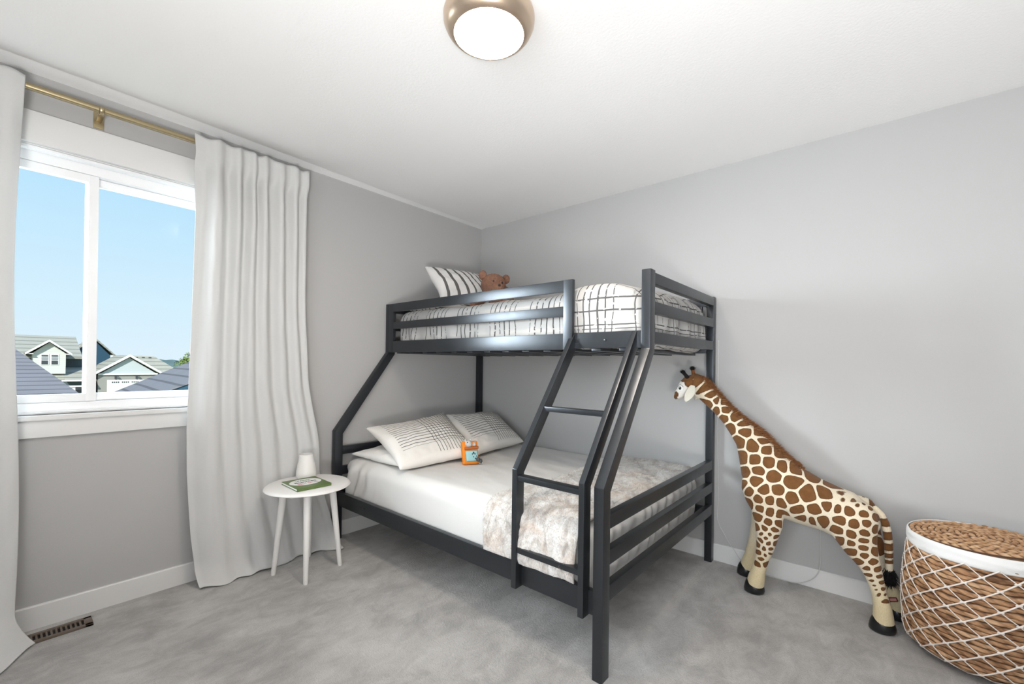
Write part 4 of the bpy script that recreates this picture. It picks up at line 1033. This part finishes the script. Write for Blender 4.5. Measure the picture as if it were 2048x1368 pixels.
sw = ap_('window', MB().box(-82.2, 3.03, .25, -80.9, 3.12, 1.75), 'extwhite'); [MB().box(-82.0, 3.10, q, -81.1, 3.14, q+.55).build('pane', M['extdark'], parent=sw, smooth=False) for q in (.40, 1.05)]
lr = MB().prism([(-78.9, -1.52), (-83.2, .02), (-83.2, -.25), (-78.9, -1.74)], 'y', 2.9, 5.5).prism([(-79.6, -1.42), (-81.5, -.40), (-81.5, -.72), (-79.6, -1.60)], 'y', .5, 2.9); ap_('porch_roof', lr, 'roof_tan')
ap_('fascia', MB().box(-78.9, 2.6, -1.74, -78.75, 5.5, -1.55).box(-79.7, 1.2, -1.66, -79.5, 2.2, -1.50), 'extwhite')
ap_('lower_wall', MB().box(-82, .3, G0, -79.8, 5.5, -1.4), 'sid_slate')
ap_('porch_column', MB().box(-79.1, 3.15, G0, -78.9, 3.9, -2.35).box(-79.1, 3.15, -2.50, -78.8, 5.4, -2.30), 'extwhite')
ap_('entry_door', MB().box(-79.79, 4.0, G0, -79.7, 4.55, -2.5), 'extdark')
hE = tag(empty('house', (-103, 8, G0)), 'distant house with a blue gable, shade put into its colour, rising behind the garage roof', 'house')
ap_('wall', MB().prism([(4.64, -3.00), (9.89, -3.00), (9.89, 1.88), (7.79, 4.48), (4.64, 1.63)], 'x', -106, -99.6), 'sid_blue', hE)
br_ = MB(); br_.prism([(7.73, 5.10), (10.76, 1.72), (10.76, 1.47), (7.73, 4.72)], 'x', -106, -99.1).prism([(7.73, 5.10), (4.27, 1.51), (4.27, 1.26), (7.73, 4.72)], 'x', -106, -99.1); ap_('roof', br_, 'roof_tan', hE)
ap_('eave_return', MB().box(-99.8, 9.85, 1.55, -99.2, 10.6, 2.0), 'extwhite', hE)
# garage house
hB = tag(empty('house', (-82, 10, G0)), 'garage with a pale blue gable, white trim and a wide white door', 'house')
gw = MB().prism([(6.2, G0), (12.75, G0), (12.75, -.90), (9.45, 1.55), (6.2, -.90)], 'x', -92, -80); ap_('wall', gw, 'sid_grey', hB)
ap_('gable_siding', MB().prism([(6.35, -.82), (12.6, -.82), (9.47, 1.50)], 'x', -80.0, -79.92), 'sid_pale', hB)
ro = MB()
for s in (-1, 1): ro.prism([(9.47, 1.88), (9.47+s*3.74, -.78), (9.47+s*3.75, -1.0), (9.47, 1.62)], 'x', -92, -79.55)
ro.prism([(9.4, 1.88), (12.9, 1.80), (16.2, -1.0), (9.4, -1.0)], 'x', -93, -83.5)
ro.add([(-83.5, 12.9, 1.80), (-83.5, 9.4, 1.88), (-80.2, 13.2, -1.0), (-80.2, 16.2, -1.0)], [(0, 1, 2, 3)]); ap_('roof', ro, 'roof_tan', hB)
rf = MB()
for s in (-1, 1): rf.prism([(9.47, 2.0), (9.47+s*3.85, -.70), (9.47+s*3.85, -1.04), (9.47, 1.64)], 'x', -79.58, -79.4)
rf.box(-79.95, 6.2, -.96, -79.8, 12.7, -.72); ap_('bargeboard', rf, 'extwhite', hB)
gd = ap_('garage_door', MB().box(-79.98, 7.12, G0, -79.85, 11.6, -1.66), 'extwhite', hB)
for k in range(4):
    for q in range(4): MB().box(-79.86, 7.62+k*1.06+q*.21, -2.06, -79.82, 7.62+k*1.06+q*.21+.13, -1.90).build('pane', M['extdark'], parent=gd, smooth=False)
for y_ in (7.98, 10.26):
    lm = ap_('wall_lamp', MB().box(-79.98, y_-.08, -1.50, -79.8, y_+.08, -1.15), 'extdark', hB); MB().box(-79.8, y_+.05, -1.22, -79.5, y_+.32, -1.10).build('shade', M['extdark'], parent=lm, smooth=False)
for y_ in (10.75, 11.55, 12.35): ap_('roof_vent', MB().box(-83.6, y_-.16, 1.46, -83.1, y_+.16, 1.66), 'extdark', hB)
# neighbouring roofs
hC = tag(empty('house', (-15, -3, G0)), 'neighbouring house with dark slate shingle roof low in the left window pane', 'house')
rl = MB()
E1, E2, A2, A1 = (-11, -6.5, .38), (-11, -1.64, .38), (-14.9, -2.92, 1.79), (-14.9, -6.5, 1.79)
rl.add([E1, E2, A2, A1], [(0, 1, 2, 3)])
rl.add([E2, (-18.8, -1.64, .38), A2], [(0, 1, 2)]); rl.add([E1, E2, (-18.8, -1.64, .38), (-18.8, -6.5, .38)], [(0, 1, 2, 3)]); rl.add([A1, A2, (-18.8, -1.64, .38), (-18.8, -6.5, .38)], [(0, 1, 2, 3)])
ap_('roof', rl, 'roof_slate', hC)
ap_('gutter', MB().box(-11.08, -6.5, .25, -10.94, -1.60, .38), 'extwhite', hC)
ap_('wall', MB().box(-18.2, -6.3, G0, -11.5, -2.1, .36), 'sid_grey', hC)
hD = tag(empty('house', (-11, 1, G0)), 'neighbouring house with slate shingle roof and deep blue wall beside the right curtain', 'house')
rr_ = MB()
P1, P2, P3, P4 = Vector((-14, -1.0, .12)), Vector((-12.5, .88, 1.242)), Vector((-8.2, -.17, .785)), Vector((-9, -.82, .41))
P2b = P2+(P2-P1)*.7; P3b = P3+(P3-P4)*1.6; dn = Vector((0, 0, -.03))
rr_.add([P1, P2b, P3b, P4, P1+dn, P2b+dn, P3b+dn, P4+dn], [(0, 1, 2, 3), (4, 5, 6, 7), (0, 1, 5, 4), (1, 2, 6, 5), (2, 3, 7, 6), (3, 0, 4, 7)])
rd = ap_('roof', rr_, 'roof_slate2', hD)
q4, q3 = P4+Vector((-.03, .01, -.03)), P3b+Vector((-.03, .01, -.03)); back = Vector((-3.2, 1.2, -.1))
lowz = lambda v: Vector((v.x, v.y, G0))
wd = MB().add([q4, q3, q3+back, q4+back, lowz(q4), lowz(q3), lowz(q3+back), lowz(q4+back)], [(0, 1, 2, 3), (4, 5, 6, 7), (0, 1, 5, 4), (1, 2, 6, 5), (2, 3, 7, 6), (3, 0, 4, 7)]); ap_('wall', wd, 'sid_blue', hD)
# tree and hill
tr = tag(empty('tree', (-60, 13, G0)), 'sunlit green leafy tree behind the garage roof, seen by the right curtain', 'tree')
MB().tube([(-60, 13, G0), (-60, 13, -1.0), (-60.2, 13.2, .9)], [.22, .17, .06], 10).build('trunk', M['bark'], parent=tr)
lf = MB()
for k in range(2600):
    d = Vector((random.gauss(0, 1), random.gauss(0, 1), random.gauss(0, 1))).normalized(); rr = random.random()**.4
    c = Vector((-60, 12.6, .25))+Vector((d.x*2.0, d.y*2.1, d.z*1.9))*rr*(1+.28*nz(d.x*2, d.y*2, d.z*2))
    a = Vector((random.gauss(0, 1), random.gauss(0, 1), random.gauss(0, 1))).normalized()*.13; b_ = a.cross(d).normalized()*.09
    lf.add([c-a, c+b_, c+a, c-b_], [(0, 1, 2, 3)])
lf.build('foliage', M['leaf'], parent=tr, merge=False, smooth=False)
STRUCT('hill', MB().grid(lambda u, v: (-400-60*(v-.5), 20+u*260, G0+(6.2+2.0*nz(u*9, 2)+.8*nz(u*40, 5))*math.sin(PI*v)**.6), 160, 14), M['hill'])

# ------------------------------------------------------------------ light
wd_ = bpy.data.worlds.new('sky'); S.world = wd_; wd_.use_nodes = True; t = wd_.node_tree; bg = t.nodes['Background']
tc_ = t.nodes.new('ShaderNodeTexCoord'); sp_ = t.nodes.new('ShaderNodeSeparateXYZ'); rp = t.nodes.new('ShaderNodeValToRGB')
t.links.new(tc_.outputs['Generated'], sp_.inputs[0]); t.links.new(sp_.outputs[2], rp.inputs[0]); t.links.new(rp.outputs[0], bg.inputs[0])
e = rp.color_ramp.elements; e[0].position = 0; e[0].color = (.74, .87, .97, 1); e[1].position = 1; e[1].color = (.20, .45, .90, 1)
k = e.new(.10); k.color = (.67, .85, .98, 1); k = e.new(.32); k.color = (.47, .75, .975, 1)
bg.inputs[1].default_value = SKY
def light(name, typ, loc, to, energy, col, **kw):
    l = bpy.data.lights.new(name, typ); l.energy = energy; l.color = col
    for a, b in kw.items(): setattr(l, a, b)
    o = bpy.data.objects.new(name, l); COL.objects.link(o); o.location = loc
    o.rotation_euler = (Vector(to)-Vector(loc)).to_track_quat('-Z', 'Y').to_euler(); return o
light('sun', 'SUN', (20, -20, 30), (-10, 4, 0), SUN, (1, .97, .91), angle=.01)
for L in LIGHTS: light(*L[0], **L[1])
S.view_settings.view_transform = 'Standard'; S.view_settings.look = 'None'; S.view_settings.gamma = 1; S.view_settings.use_curve_mapping = False
S.view_settings.exposure = EXPO
S.cycles.max_bounces = 12; S.cycles.diffuse_bounces = 7; S.cycles.transparent_max_bounces = 12
